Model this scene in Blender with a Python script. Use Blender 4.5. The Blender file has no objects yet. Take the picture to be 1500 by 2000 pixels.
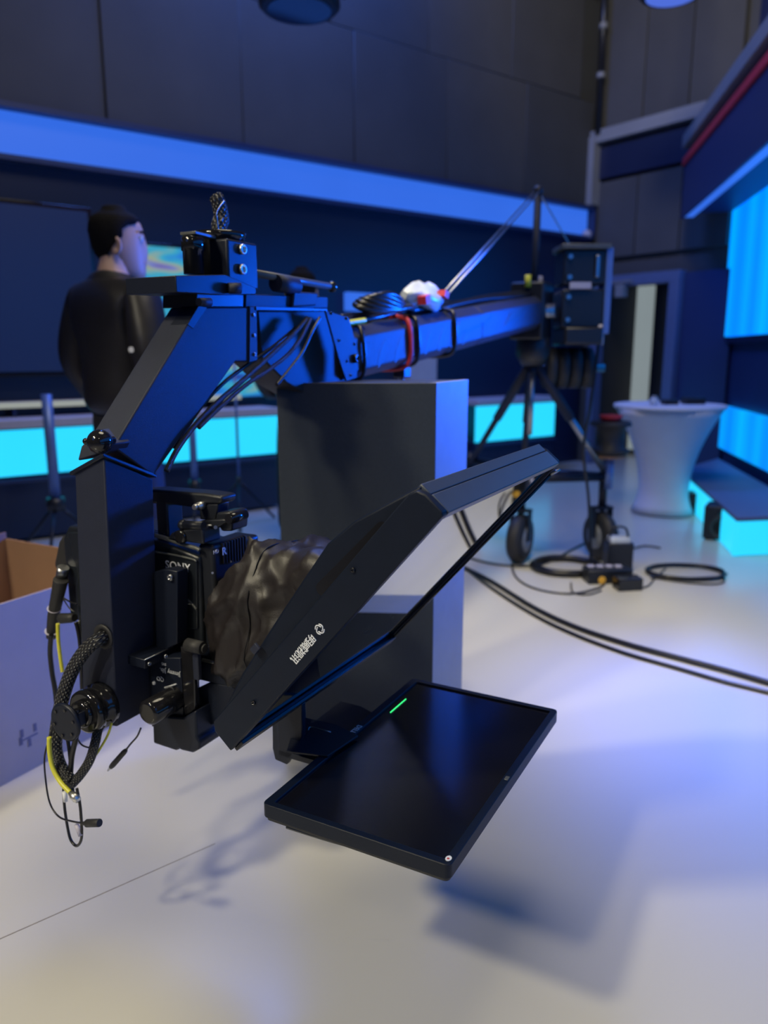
import bpy, bmesh, math, random
from mathutils import Vector, Matrix, noise
random.seed(7)
PI = math.pi
sc = bpy.context.scene
col = sc.collection

# ------------------------------------------------------------------ camera
CAMH = 1.10
PITCH = math.radians(11.7)
FPX = 1500.0                      # focal length in pixels of the 1500 x 2000 frame
cd = bpy.data.cameras.new('camera'); cam = bpy.data.objects.new('camera', cd); col.objects.link(cam)
cam.location = (0, 0, CAMH); cam.rotation_euler = (PI/2 - PITCH, 0, 0)
cd.sensor_fit = 'HORIZONTAL'; cd.sensor_width = 36.0; cd.lens = 36.0*FPX/1500.0
cd.clip_start = 0.05; cd.clip_end = 60
cd.dof.use_dof = True; cd.dof.focus_distance = 1.22; cd.dof.aperture_fstop = 3.6
sc.camera = cam

# ------------------------------------------------------------------ world, exposure
w = bpy.data.worlds.new('world'); sc.world = w; w.use_nodes = True
w.node_tree.nodes['Background'].inputs[0].default_value = (0.10, 0.22, 0.9, 1)
w.node_tree.nodes['Background'].inputs[1].default_value = 0.04
vs = sc.view_settings
vs.view_transform = 'Standard'; vs.look = 'None'; vs.gamma = 1; vs.use_curve_mapping = False
vs.exposure = 0.0

def lamp(name, kind, loc, target, energy, color, size=0.2, blend=0.5, spot=60):
    d = bpy.data.lights.new(name, kind); d.energy = energy; d.color = color
    if kind == 'SPOT':
        d.spot_size = math.radians(spot); d.spot_blend = blend; d.shadow_soft_size = size
    elif kind == 'AREA':
        d.shape = 'DISK'; d.size = size
    else: d.shadow_soft_size = size
    o = bpy.data.objects.new(name, d); col.objects.link(o); o.location = loc
    v = Vector(target) - Vector(loc); o.rotation_euler = v.to_track_quat('-Z', 'Y').to_euler()
    return o
# studio ceiling spots, with unseen lamps added to fill in light
lamp('studio_spot_a', 'SPOT', (-3.5, -1.1, 4.8), (-0.2, 1.4, 0.0), 720, (1.0, 0.90, 0.64), 0.22, 1.0, 44)
lamp('studio_spot_b', 'SPOT', (-3.4, -2.6, 4.8), (-0.2, 1.2, 0.0), 560, (1.0, 0.88, 0.60), 0.24, 1.0, 42)
lamp('studio_spot_c', 'SPOT', (0.7, -3.4, 4.6), (0.0, 1.0, 0.0), 70, (1.0, 0.88, 0.64), 0.2, 1.0, 46)
lamp('overhead_fill', 'AREA', (0.2, 2.2, 5.0), (0.2, 2.0, 0.0), 95, (1.0, 0.89, 0.66), 2.2)  # added overhead fill that brightens the floor
lamp('studio_spot_far', 'SPOT', (0.2, 1.4, 4.9), (0.62, 3.0, 0.0), 700, (1.0, 0.88, 0.64), 0.3, 1.0, 31)
lamp('wall_fill_spot', 'SPOT', (0.6, 3.0, 4.9), (2.6, 7.2, 4.9), 420, (1.0, 0.95, 0.80), 0.3, 1.0, 80)  # unseen spot added to lift the upper right wall
lamp('blue_fill_far', 'AREA', (-0.6, 5.6, 5.0), (-0.8, 6.2, 0.0), 210, (0.08, 0.22, 1.0), 1.6)  # added blue ambience for the back of the room
lamp('blue_fill_back', 'AREA', (-2.6, -0.8, 2.6), (-0.2, 1.4, 0.9), 6, (0.05, 0.22, 1.0), 1.4)  # faint blue fill added behind the camera for the near faces
lamp('blue_rig_fill', 'SPOT', (2.15, 3.5, 1.30), (0.30, 2.75, 1.1), 820, (0.004, 0.10, 1.0), 0.2, 0.9, 46)  # added at arm height, does the LED wall's blue on arm and plinth
lamp('blue_rig_fill_b', 'SPOT', (1.9, 0.35, 1.25), (-0.28, 1.45, 1.18), 270, (0.004, 0.10, 1.0), 0.2, 0.9, 21)  # added right of the camera to put blue on the tube faces
lamp('blue_floor_fill', 'SPOT', (1.9, 3.9, 3.3), (1.05, 2.2, 0.0), 1500, (0.004, 0.12, 1.0), 0.3, 1.0, 22)  # added blue pool, stands in for the LED wall mirrored in the floor

# ------------------------------------------------------------------ pixel -> place helpers
CP = Vector((0, 0, CAMH))
def ray(x, y):
    X = (x-750)/FPX; Y = -(y-1000)/FPX
    return Vector((X, math.cos(PITCH)+Y*math.sin(PITCH), -math.sin(PITCH)+Y*math.cos(PITCH)))
def onp(x, y, n, d):
    r = ray(x, y); return CP + r*((d - n.dot(CP))/n.dot(r))
A0 = math.radians(28.2)           # the rig points this way
L = Vector((math.sin(A0), math.cos(A0), 0)); M = Vector((math.cos(A0), -math.sin(A0), 0)); Z = Vector((0, 0, 1))
def W(l, m, z): return L*l + M*m + Z*z
def pl(x, y, l): return onp(x, y, L, l)
def pm(x, y, m): return onp(x, y, M, m)
def pz(x, y, z): return onp(x, y, Z, z)
def G(x, y): return pz(x, y, 0)
def py(x, y, d): return onp(x, y, Vector((0, 1, 0)), d)

# ------------------------------------------------------------------ materials
def mat(name, c, rough=0.5, metal=0.0, var=0.12, scale=30, bump=0.0, bscale=400, spec=0.5, emit=None, es=0, coat=0):
    m = bpy.data.materials.new(name); m.use_nodes = True
    nt = m.node_tree; b = nt.nodes['Principled BSDF']
    tc = nt.nodes.new('ShaderNodeTexCoord')
    nz = nt.nodes.new('ShaderNodeTexNoise'); nz.inputs['Scale'].default_value = scale; nz.inputs['Detail'].default_value = 4
    nt.links.new(tc.outputs['Object'], nz.inputs['Vector'])
    mx = nt.nodes.new('ShaderNodeMix'); mx.data_type = 'RGBA'
    mx.inputs[6].default_value = (*[v*(1-var) for v in c], 1); mx.inputs[7].default_value = (*[min(1, v*(1+var)) for v in c], 1)
    nt.links.new(nz.outputs['Fac'], mx.inputs[0]); nt.links.new(mx.outputs[2], b.inputs['Base Color'])
    b.inputs['Roughness'].default_value = rough; b.inputs['Metallic'].default_value = metal
    b.inputs['Specular IOR Level'].default_value = spec
    if coat: b.inputs['Coat Weight'].default_value = coat; b.inputs['Coat Roughness'].default_value = 0.1
    if bump:
        n2 = nt.nodes.new('ShaderNodeTexNoise'); n2.inputs['Scale'].default_value = bscale; n2.inputs['Detail'].default_value = 2
        nt.links.new(tc.outputs['Object'], n2.inputs['Vector'])
        bp = nt.nodes.new('ShaderNodeBump'); bp.inputs['Strength'].default_value = bump; bp.inputs['Distance'].default_value = 0.002
        nt.links.new(n2.outputs['Fac'], bp.inputs['Height']); nt.links.new(bp.outputs['Normal'], b.inputs['Normal'])
    if emit:
        b.inputs['Emission Color'].default_value = (*emit, 1); b.inputs['Emission Strength'].default_value = es
    return m
MT = {}
MT['powder'] = mat('powder_black', (0.017, 0.021, 0.040), 0.50, 0.0, 0.15, 40, 0.35, 900, 0.35)  # blue tint in the base stands for the blue veil over blacks
MT['powder2'] = mat('satin_black', (0.006, 0.009, 0.020), 0.42, 0.0, 0.15, 40, 0.12, 700, 0.35)  # base carries the same bluish lift as the powder coat
MT['plastic'] = mat('black_plastic', (0.010, 0.012, 0.018), 0.40, 0, 0.15, 60, 0.1, 900)
MT['gloss'] = mat('gloss_black', (0.010, 0.010, 0.012), 0.10, 0, 0.1, 60)
MT['housing'] = mat('dark_housing', (0.005, 0.005, 0.007), 0.6)
MT['body'] = mat('camera_black', (0.010, 0.013, 0.018), 0.32, 0, 0.15, 60, 0.15, 1200)
MT['grey'] = mat('worn_grey_and_highlight', (0.10, 0.105, 0.10), 0.38, 0.1, 0.2, 60)
MT['rubber'] = mat('rubber', (0.018, 0.018, 0.020), 0.6, 0, 0.2, 60, 0.1, 300)
MT['cable'] = mat('cable_black', (0.008, 0.008, 0.011), 0.33, 0, 0.2, 60)
MT['yellow'] = mat('yellow_jacket', (0.62, 0.60, 0.05), 0.4, 0, 0.1, 60)
MT['chrome'] = mat('chrome', (0.70, 0.70, 0.68), 0.38, 1.0, 0.08, 80)
MT['steel'] = mat('brushed_steel', (0.35, 0.36, 0.38), 0.35, 1.0, 0.1, 80)
MT['white'] = mat('white_print', (0.78, 0.80, 0.84), 0.5, 0, 0.03, 30)
MT['greyprint'] = mat('grey_print', (0.50, 0.52, 0.55), 0.5, 0, 0.03, 30)
MT['cloth'] = mat('brown_black_nylon', (0.015, 0.012, 0.013), 0.46, 0, 0.2, 25, 0.15, 500, 0.5)
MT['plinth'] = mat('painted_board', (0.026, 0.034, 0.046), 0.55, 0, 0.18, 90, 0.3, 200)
MT['plinth2'] = mat('board_side_lit', (0.28, 0.30, 0.36), 0.5, 0, 0.1, 20, 0.1, 120)  # sides coloured lighter than the front to show the blue light on them
MT['wall'] = mat('acoustic_panel', (0.058, 0.056, 0.058), 0.8, 0, 0.2, 3, 0.3, 80)
MT['wall_b'] = mat('acoustic_panel_dark', (0.050, 0.050, 0.054), 0.8, 0, 0.2, 3, 0.3, 80)
MT['wall_c'] = mat('acoustic_panel_worn', (0.066, 0.063, 0.063), 0.8, 0, 0.2, 3, 0.3, 80)
MT['navy'] = mat('navy_fascia', (0.02, 0.035, 0.11), 0.45, 0, 0.1, 3)
MT['navyd'] = mat('navy_backdrop', (0.010, 0.016, 0.05), 0.35, 0, 0.1, 3)
MT['trim'] = mat('grey_trim', (0.22, 0.22, 0.23), 0.5, 0, 0.1, 5)
MT['red'] = mat('red_trim', (0.50, 0.03, 0.05), 0.5, 0, 0.1, 5)
MT['card'] = mat('cardboard', (0.30, 0.17, 0.10), 0.85, 0, 0.12, 12, 0.2, 60)
MT['cardw'] = mat('cardboard_white_face', (0.38, 0.32, 0.25), 0.8, 0, 0.06, 12, 0.1, 60)
MT['spandex'] = mat('white_stretch_cloth', (0.62, 0.60, 0.66), 0.7, 0, 0.05, 12)
MT['skin'] = mat('skin', (0.56, 0.36, 0.28), 0.5, 0, 0.06, 12)
MT['hair'] = mat('black_hair', (0.007, 0.006, 0.006), 0.85, 0, 0.3, 90, 1.0, 160, 0.15)
MT['jacket'] = mat('black_bomber_nylon', (0.016, 0.015, 0.018), 0.42, 0, 0.25, 12, 0.5, 30)
MT['trouser'] = mat('dark_trousers', (0.012, 0.012, 0.015), 0.7, 0, 0.2, 20)
MT['lilac'] = mat('pale_panel', (0.45, 0.43, 0.52), 0.5, 0, 0.1, 8)
MT['hub'] = mat('grey_hub', (0.25, 0.27, 0.30), 0.4, 0.3, 0.2, 40)
MT['orange'] = mat('orange_cap', (0.75, 0.42, 0.05), 0.5)
MT['redcloth'] = mat('red_strap', (0.45, 0.02, 0.03), 0.6)
MT['clear'] = mat('plastic_bag', (0.55, 0.60, 0.66), 0.25, 0, 0.4, 25, 0.6, 30)
MT['bezel'] = mat('monitor_bezel', (0.004, 0.008, 0.020), 0.48, 0, 0.2, 40, 0.1, 700, 0.28)  # bezel black tinted blue to imitate the veil of blue light

def emis(name, c, s, bands=None, vert=0.0, z0=0, z1=1):
    """things that give off light; bands = slow vertical stripes of the LED picture"""
    m = bpy.data.materials.new(name); m.use_nodes = True; nt = m.node_tree
    b = nt.nodes['Principled BSDF']; b.inputs['Base Color'].default_value = (0.02, 0.02, 0.03, 1); b.inputs['Roughness'].default_value = 0.4
    b.inputs['Emission Strength'].default_value = s
    tc = nt.nodes.new('ShaderNodeTexCoord')
    if bands:
        mp = nt.nodes.new('ShaderNodeMapping'); mp.inputs['Scale'].default_value = (bands, bands, 0.12)
        nt.links.new(tc.outputs['Object'], mp.inputs['Vector'])
        nz = nt.nodes.new('ShaderNodeTexNoise'); nz.inputs['Scale'].default_value = 1; nz.inputs['Detail'].default_value = 1.5
        nt.links.new(mp.outputs[0], nz.inputs['Vector'])
        cr = nt.nodes.new('ShaderNodeValToRGB'); cr.color_ramp.elements[0].position = 0.32; cr.color_ramp.elements[1].position = 0.68
        cr.color_ramp.elements[0].color = (c[0]*0.1, c[1]*0.55, c[2]*0.95, 1); cr.color_ramp.elements[1].color = (*c, 1)
        nt.links.new(nz.outputs['Fac'], cr.inputs[0]); nt.links.new(cr.outputs[0], b.inputs['Emission Color'])
    else:
        nz = nt.nodes.new('ShaderNodeTexNoise'); nz.inputs['Scale'].default_value = 2
        nt.links.new(tc.outputs['Object'], nz.inputs['Vector'])
        mx = nt.nodes.new('ShaderNodeMix'); mx.data_type = 'RGBA'
        mx.inputs[6].default_value = (*[v*0.9 for v in c], 1); mx.inputs[7].default_value = (*c, 1)
        nt.links.new(nz.outputs['Fac'], mx.inputs[0]); nt.links.new(mx.outputs[2], b.inputs['Emission Color'])
    return m
MT['strip'] = emis('led_strip_blue', (0.04, 0.18, 0.95), 0.85)
MT['cyan'] = emis('led_cyan', (0.02, 0.62, 1.0), 1.25)
MT['led'] = emis('led_screen_blue', (0.0, 0.30, 1.0), 1.5, 3.0)
MT['ledlow'] = emis('led_low_panel', (0.0, 0.40, 1.0), 1.15, 2.6)
MT['hall'] = emis('curtain_glow', (0.30, 0.36, 0.38), 0.7)  # curtain emits by itself in place of hall light falling on it
MT['green'] = emis('green_reflection', (0.05, 1.0, 0.25), 1.6)
MT['lens'] = emis('lamp_lens', (0.10, 0.20, 0.9), 0.8)

def screen_mat():
    m = bpy.data.materials.new('news_picture'); m.use_nodes = True; nt = m.node_tree
    b = nt.nodes['Principled BSDF']; b.inputs['Base Color'].default_value = (0.02, 0.02, 0.03, 1)
    tc = nt.nodes.new('ShaderNodeTexCoord')
    mp = nt.nodes.new('ShaderNodeMapping'); mp.inputs['Scale'].default_value = (3, 3, 9)
    v = nt.nodes.new('ShaderNodeTexNoise'); v.inputs['Scale'].default_value = 1; v.inputs['Detail'].default_value = 1
    cr = nt.nodes.new('ShaderNodeValToRGB'); e = cr.color_ramp.elements
    e[0].position = 0.30; e[0].color = (0.02, 0.05, 0.4, 1); e[1].position = 0.72; e[1].color = (0.25, 0.02, 0.06, 1)
    for p, c in ((0.42, (0.02, 0.28, 0.9, 1)), (0.5, (0.05, 0.5, 0.7, 1)), (0.58, (0.45, 0.5, 0.3, 1)), (0.64, (0.2, 0.25, 0.7, 1))):
        q = e.new(p); q.color = c
    nt.links.new(tc.outputs['Object'], mp.inputs[0]); nt.links.new(mp.outputs[0], v.inputs['Vector'])
    nt.links.new(v.outputs['Fac'], cr.inputs[0]); nt.links.new(cr.outputs[0], b.inputs['Emission Color']); b.inputs['Emission Strength'].default_value = 0.7
    return m
MT['picture'] = screen_mat()

def floor_mat():
    m = mat('gloss_floor', (0.54, 0.525, 0.475), 0.23, 0, 0.03, 1.3)
    nt = m.node_tree; b = nt.nodes['Principled BSDF']
    tc = nt.nodes.new('ShaderNodeTexCoord'); nz = nt.nodes.new('ShaderNodeTexNoise'); nz.inputs['Scale'].default_value = 2; nz.inputs['Detail'].default_value = 2; b.inputs['Specular IOR Level'].default_value = 0.75
    nt.links.new(tc.outputs['Object'], nz.inputs['Vector'])
    mr = nt.nodes.new('ShaderNodeMapRange'); mr.inputs[3].default_value = 0.20; mr.inputs[4].default_value = 0.27
    nt.links.new(nz.outputs['Fac'], mr.inputs[0]); nt.links.new(mr.outputs[0], b.inputs['Roughness'])
    return m
MT['floor'] = floor_mat()

def glass_mat():
    m = bpy.data.materials.new('beam_splitter_glass'); m.use_nodes = True; nt = m.node_tree
    nt.nodes.remove(nt.nodes['Principled BSDF']); out = nt.nodes['Material Output']
    g = nt.nodes.new('ShaderNodeBsdfGlossy'); g.inputs['Roughness'].default_value = 0.015; g.inputs['Color'].default_value = (0.92, 0.95, 0.97, 1)
    t = nt.nodes.new('ShaderNodeBsdfTransparent'); t.inputs['Color'].default_value = (0.55, 0.6, 0.65, 1)
    fr = nt.nodes.new('ShaderNodeFresnel'); fr.inputs[0].default_value = 2.4
    nz = nt.nodes.new('ShaderNodeTexNoise'); nz.inputs['Scale'].default_value = 4
    mr = nt.nodes.new('ShaderNodeMapRange'); mr.inputs[3].default_value = 0.22; mr.inputs[4].default_value = 0.30
    ad = nt.nodes.new('ShaderNodeMath'); ad.operation = 'ADD'; ad.use_clamp = True
    nt.links.new(nz.outputs['Fac'], mr.inputs[0]); nt.links.new(fr.outputs[0], ad.inputs[0]); nt.links.new(mr.outputs[0], ad.inputs[1])
    mx = nt.nodes.new('ShaderNodeMixShader'); nt.links.new(ad.outputs[0], mx.inputs[0])
    nt.links.new(t.outputs[0], mx.inputs[1]); nt.links.new(g.outputs[0], mx.inputs[2]); nt.links.new(mx.outputs[0], out.inputs[0])
    return m
MT['glass'] = glass_mat()
MT['lit_top'] = mat('lit_top_black', (0.050, 0.062, 0.085), 0.38, 0, 0.1, 40, 0.15, 800)  # frame black made lighter and bluer to imitate light off the top panel

def braid_mat():
    m = mat('braided_sleeve', (0.02, 0.02, 0.022), 0.35, 0, 0.1, 60)
    nt = m.node_tree; b = nt.nodes['Principled BSDF']
    uv = nt.nodes.new('ShaderNodeTexCoord')
    hs = []
    for sgn in (1, -1):
        mp = nt.nodes.new('ShaderNodeMapping'); mp.inputs['Rotation'].default_value = (0, 0, sgn*PI/4)
        wv = nt.nodes.new('ShaderNodeTexWave'); wv.inputs['Scale'].default_value = 0.55
        nt.links.new(uv.outputs['UV'], mp.inputs[0]); nt.links.new(mp.outputs[0], wv.inputs['Vector']); hs.append(wv)
    mu = nt.nodes.new('ShaderNodeMath'); mu.operation = 'MULTIPLY'
    nt.links.new(hs[0].outputs['Fac'], mu.inputs[0]); nt.links.new(hs[1].outputs['Fac'], mu.inputs[1])
    bp = nt.nodes.new('ShaderNodeBump'); bp.inputs['Strength'].default_value = 1; bp.inputs['Distance'].default_value = 0.003
    nt.links.new(mu.outputs[0], bp.inputs['Height']); nt.links.new(bp.outputs['Normal'], b.inputs['Normal'])
    cr = nt.nodes.new('ShaderNodeValToRGB'); cr.color_ramp.elements[0].position = 0.55; cr.color_ramp.elements[0].color = (0.012, 0.012, 0.014, 1)
    cr.color_ramp.elements[1].position = 0.8; cr.color_ramp.elements[1].color = (0.20, 0.20, 0.18, 1)
    nt.links.new(mu.outputs[0], cr.inputs[0]); nt.links.new(cr.outputs[0], b.inputs['Base Color'])
    return m
MT['braid'] = braid_mat()

# ------------------------------------------------------------------ mesh helpers
def origin_of(o):
    v = Vector((0, 0, 0))
    while o is not None: v += Vector(o.location); o = o.parent
    return v
class MB:
    def __init__(s): s.bm = bmesh.new(); s.uv = s.bm.loops.layers.uv.new('UVMap')
    def quad_hull(s, pts):                       # 8 corner points: bottom ring 0-3, top ring 4-7
        v = [s.bm.verts.new(p) for p in pts]
        for f in ((0,3,2,1),(4,5,6,7),(0,1,5,4),(1,2,6,5),(2,3,7,6),(3,0,4,7)): s.bm.faces.new([v[i] for i in f])
        return s
    def prism(s, poly, vec):
        poly = [Vector(p) for p in poly]; vec = Vector(vec)
        a = [s.bm.verts.new(p) for p in poly]; b = [s.bm.verts.new(p+vec) for p in poly]
        n = len(a); s.bm.faces.new(a); s.bm.faces.new(b[::-1])
        for i in range(n): s.bm.faces.new((a[i], b[i], b[(i+1) % n], a[(i+1) % n]))
        return s
    def box(s, c, u, v, w_):                      # centre and three full-length edge vectors
        c = Vector(c); u = Vector(u)/2; v = Vector(v)/2; w_ = Vector(w_)/2
        p = [c-u-v-w_, c+u-v-w_, c+u+v-w_, c-u+v-w_, c-u-v+w_, c+u-v+w_, c+u+v+w_, c-u+v+w_]
        return s.quad_hull(p)
    def lbox(s, l0, l1, m0, m1, z0, z1):
        return s.box(W((l0+l1)/2, (m0+m1)/2, (z0+z1)/2), L*(l1-l0), M*(m1-m0), Z*(z1-z0))
    def lathe(s, c, axis, prof, n=24):            # prof = [(distance along axis, radius)]
        c = Vector(c); ax = Vector(axis).normalized(); a = ax.orthogonal().normalized(); b = ax.cross(a)
        rings = []
        for d, r in prof:
            rings.append([s.bm.verts.new(c+ax*d+(a*math.cos(2*PI*i/n)+b*math.sin(2*PI*i/n))*max(r, 1e-5)) for i in range(n)])
        for k in range(len(rings)-1):
            for i in range(n):
                f = s.bm.faces.new((rings[k][i], rings[k][(i+1) % n], rings[k+1][(i+1) % n], rings[k+1][i])); f.smooth = True
        s.bm.faces.new(rings[0][::-1]); s.bm.faces.new(rings[-1])
        return s
    def cyl(s, p0, p1, r, r2=None, n=24):
        p0 = Vector(p0); p1 = Vector(p1); d = (p1-p0).length
        return s.lathe(p0, p1-p0, [(0, r), (d, r if r2 is None else r2)], n)
    def ball(s, c, r, n=24, axis=Z, sq=1):
        return s.lathe(c, axis, [(-r*math.cos(PI*k/12)*sq, r*math.sin(PI*k/12)) for k in range(13)], n)
    def tube(s, pts, r, n=10, sub=6, closed=False):
        pts = [Vector(p) for p in pts]
        P = []
        m = len(pts)
        if m > 2 and sub > 1:
            rng = range(m if closed else m-1)
            for i in rng:
                g = (lambda k: pts[k % m]) if closed else (lambda k: pts[max(0, min(m-1, k))])
                p0, p1, p2, p3 = g(i-1), g(i), g(i+1), g(i+2)
                for k in range(sub):
                    t = k/sub
                    P.append(0.5*((2*p1)+(p2-p0)*t+(2*p0-5*p1+4*p2-p3)*t*t+(3*p1-3*p2+p3-p0)*t**3))
            if not closed: P.append(pts[-1])
        else: P = pts
        rr = r if callable(r) else (lambda t: r)
        rings = []; a = None; N = len(P); dist = 0
        ds = []
        for i, p in enumerate(P):
            if closed: t = (P[(i+1) % N]-P[i-1]).normalized()
            else: t = (P[min(i+1, N-1)]-P[max(i-1, 0)]).normalized()
            if a is None: a = t.orthogonal().normalized()
            a = (a-t*a.dot(t)).normalized(); b = t.cross(a)
            if i: dist += (P[i]-P[i-1]).length
            ds.append(dist)
            q = rr(i/max(1, N-1))
            rings.append([s.bm.verts.new(p+(a*math.cos(2*PI*j/n)+b*math.sin(2*PI*j/n))*q) for j in range(n)])
        R0 = rr(0.5)
        for k in range(N if closed else N-1):
            k2 = (k+1) % N
            for j in range(n):
                f = s.bm.faces.new((rings[k][j], rings[k][(j+1) % n], rings[k2][(j+1) % n], rings[k2][j])); f.smooth = True
                uvs = ((j/n*8, ds[k]/R0), ((j+1)/n*8, ds[k]/R0), ((j+1)/n*8, ds[k2]/R0), (j/n*8, ds[k2]/R0))
                for lp, q in zip(f.loops, uvs): lp[s.uv].uv = q
        if not closed: s.bm.faces.new(rings[0][::-1]); s.bm.faces.new(rings[-1])
        return s
    def loft(s, rings, cap=True):
        R = [[s.bm.verts.new(p) for p in r] for r in rings]; n = len(R[0])
        for k in range(len(R)-1):
            for j in range(n):
                f = s.bm.faces.new((R[k][j], R[k][(j+1) % n], R[k+1][(j+1) % n], R[k+1][j])); f.smooth = True
        if cap: s.bm.faces.new(R[0][::-1]); s.bm.faces.new(R[-1])
        return s
    def build(s, name, m, parent=None, bevel=0.0, seg=2, label=None, kind=None, shift=None):
        bmesh.ops.recalc_face_normals(s.bm, faces=s.bm.faces[:])
        base = origin_of(parent) if parent is not None else Vector((0, 0, 0))
        if parent is None:
            vs_ = [v.co for v in s.bm.verts]
            base = Vector(((min(v.x for v in vs_)+max(v.x for v in vs_))/2, (min(v.y for v in vs_)+max(v.y for v in vs_))/2, min(v.z for v in vs_)))
        for v in s.bm.verts: v.co -= base
        me = bpy.data.meshes.new(name); s.bm.to_mesh(me); s.bm.free()
        me.materials.append(MT[m] if isinstance(m, str) else m)
        o = bpy.data.objects.new(name, me); col.objects.link(o)
        if parent is not None: o.parent = parent
        else: o.location = base
        if bevel:
            b = o.modifiers.new('bevel', 'BEVEL'); b.width = bevel; b.segments = seg; b.limit_method = 'ANGLE'; b.angle_limit = math.radians(35)
            for p in me.polygons: p.use_smooth = True
            me.set_sharp_from_angle(angle=math.radians(32)) if hasattr(me, 'set_sharp_from_angle') else None
        if label: o['label'] = label
        if kind: o['kind'] = kind
        return o
def thing(name, label, cat, loc, group=None):
    o = bpy.data.objects.new(name, None); col.objects.link(o); o.location = loc; o.empty_display_size = 0.05
    o['label'] = label; o['category'] = cat
    if group: o['group'] = group
    return o
def tag(o, label, cat, group=None):
    o['label'] = label; o['category'] = cat
    if group: o['group'] = group
    return o
def struct(o): o['kind'] = 'structure'; return o
def text(s, name, org, xd, yd, size, m, parent, bold=0.0, ext=0.0004, space=1.0, shear=0):
    c = bpy.data.curves.new('t', 'FONT'); c.body = s; c.size = size; c.extrude = ext; c.offset = bold; c.space_character = space; c.resolution_u = 3; c.shear = shear
    c.align_x = 'CENTER'; c.align_y = 'CENTER'
    t = bpy.data.objects.new('t', c); col.objects.link(t)
    dg = bpy.context.evaluated_depsgraph_get(); dg.update()
    me = bpy.data.meshes.new_from_object(t.evaluated_get(dg)); bpy.data.objects.remove(t); bpy.data.curves.remove(c)
    xd = Vector(xd).normalized(); yd = Vector(yd); yd = (yd-xd*yd.dot(xd)).normalized(); zd = xd.cross(yd)
    base = origin_of(parent)
    for v in me.vertices: v.co = Vector(org)-base+xd*v.co.x+yd*v.co.y+zd*v.co.z
    me.name = name; me.materials.clear(); me.materials.append(MT[m])
    o = bpy.data.objects.new(name, me); col.objects.link(o); o.parent = parent
    return o
def bolt(p, ax, r, parent, m='steel', name='bolt'):
    b = MB(); ax = Vector(ax).normalized()
    b.lathe(p, ax, [(0, r), (r*0.7, r), (r*0.9, r*0.8), (r*0.9, r*0.45), (r*0.4, r*0.42)], 12)
    return b.build(name, m, parent)

# ================================================================== THE ROOM
WA = Vector((-2.37, 4.61, 0)); WD = Vector((0.7956, 0.6059, 0)); WN = Vector((0.6059, -0.7956, 0))   # long wall, direction, normal into room
WC = Vector((2.04, 7.97, 0))                                                                       # room corner
FD = Vector((0.6059, -0.7956, 0)); FN = Vector((-0.7956, -0.6059, 0))                              # far wall direction, normal
def wl(s, o, z): return WC - WD*s + WN*o + Z*z
def fw(u, o, z): return WC + FD*u + FN*o + Z*z
def pw(x, y, o=0.0):                             # pixel on the long wall, o metres in front of it
    n = WN; return onp(x, y, n, n.dot(WC)+o)
def sz(p): return ((WC-p).dot(WD), p.z)
ER = fw(1.463, 0, 0)
a_ = math.radians(10.5)
RD = Vector((-math.sin(a_), -math.cos(a_), 0)); RN = Vector((-math.cos(a_), math.sin(a_), 0))
def rw(v, o, z): return ER + RD*v + RN*o + Z*z
def pr(x, y, o=0.0): return onp(x, y, RN, RN.dot(ER)+o)
CZ = 5.2

b = MB(); b.quad_hull([(-9, -7, -0.1), (7, -7, -0.1), (7, 10, -0.1), (-9, 10, -0.1), (-9, -7, 0), (7, -7, 0), (7, 10, 0), (-9, 10, 0)])
floor = struct(b.build('floor', 'floor'))
p0, p1 = G(-160, 1905), G(420, 1648); d_ = (p1-p0); nn = Vector((-d_.y, d_.x, 0)).normalized()*0.0011
MT['seam'] = mat('floor_joint', (0.22, 0.19, 0.15), 0.6)
MB().prism([p0-nn+Z*0.0003, p0+nn+Z*0.0003, p1+nn*0.6+Z*0.0003, p1-nn*0.6+Z*0.0003], (0, 0, 0.0004)).build('floor_seam', 'seam', floor)
b = MB(); b.quad_hull([(-9, -7, CZ), (7, -7, CZ), (7, 10, CZ), (-9, 10, CZ), (-9, -7, CZ+.1), (7, -7, CZ+.1), (7, 10, CZ+.1), (-9, 10, CZ+.1)])
struct(b.build('ceiling', 'wall_b'))
struct(MB().box((-7.5, 1.5, CZ/2), (0.1, 0, 0), (0, 17, 0), (0, 0, CZ)).build('wall_left', 'wall_b'))
struct(MB().box((-1, -6.5, CZ/2), (16, 0, 0), (0, 0.1, 0), (0, 0, CZ)).build('wall_back', 'wall_b'))
wm = struct(MB().box(wl(5, -0.1, CZ/2), WD*13, WN*0.1, Z*CZ).build('wall_front', 'wall_b'))
ff = MB().box(fw(1.0, -0.1, CZ/2+0.9), FD*3.4, FN*0.1, Z*(CZ-1.8))
wf = struct(ff.build('wall_right', 'wall'))
# acoustic panels of the long wall above the strip, each one its own piece
pc = 0.93; rows = [(2.50, 3.42), (3.43, 4.33), (4.34, 5.18)]
shared = {}
for ri, (z0, z1) in enumerate(rows):
    for ci in range(10):
        s0 = 0.06 + ci*pc + (0.2 if ri == 1 else 0)
        mk = random.choice(['wall', 'wall', 'wall_b', 'wall_c'])
        dpt = 0.05 + random.random()*0.012
        MB().box(wl(s0+pc/2, dpt/2-0.05, (z0+z1)/2), WD*(pc-0.005), WN*dpt, Z*(z1-z0+0.004)).build('acoustic_panel', mk, wm, bevel=0.004, seg=1)
# lower backdrop of the long wall
struct(MB().box(wl(4.6, -0.03, 1.1), WD*9.2, WN*0.06, Z*2.2).build('trim_1', 'navyd'))
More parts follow.
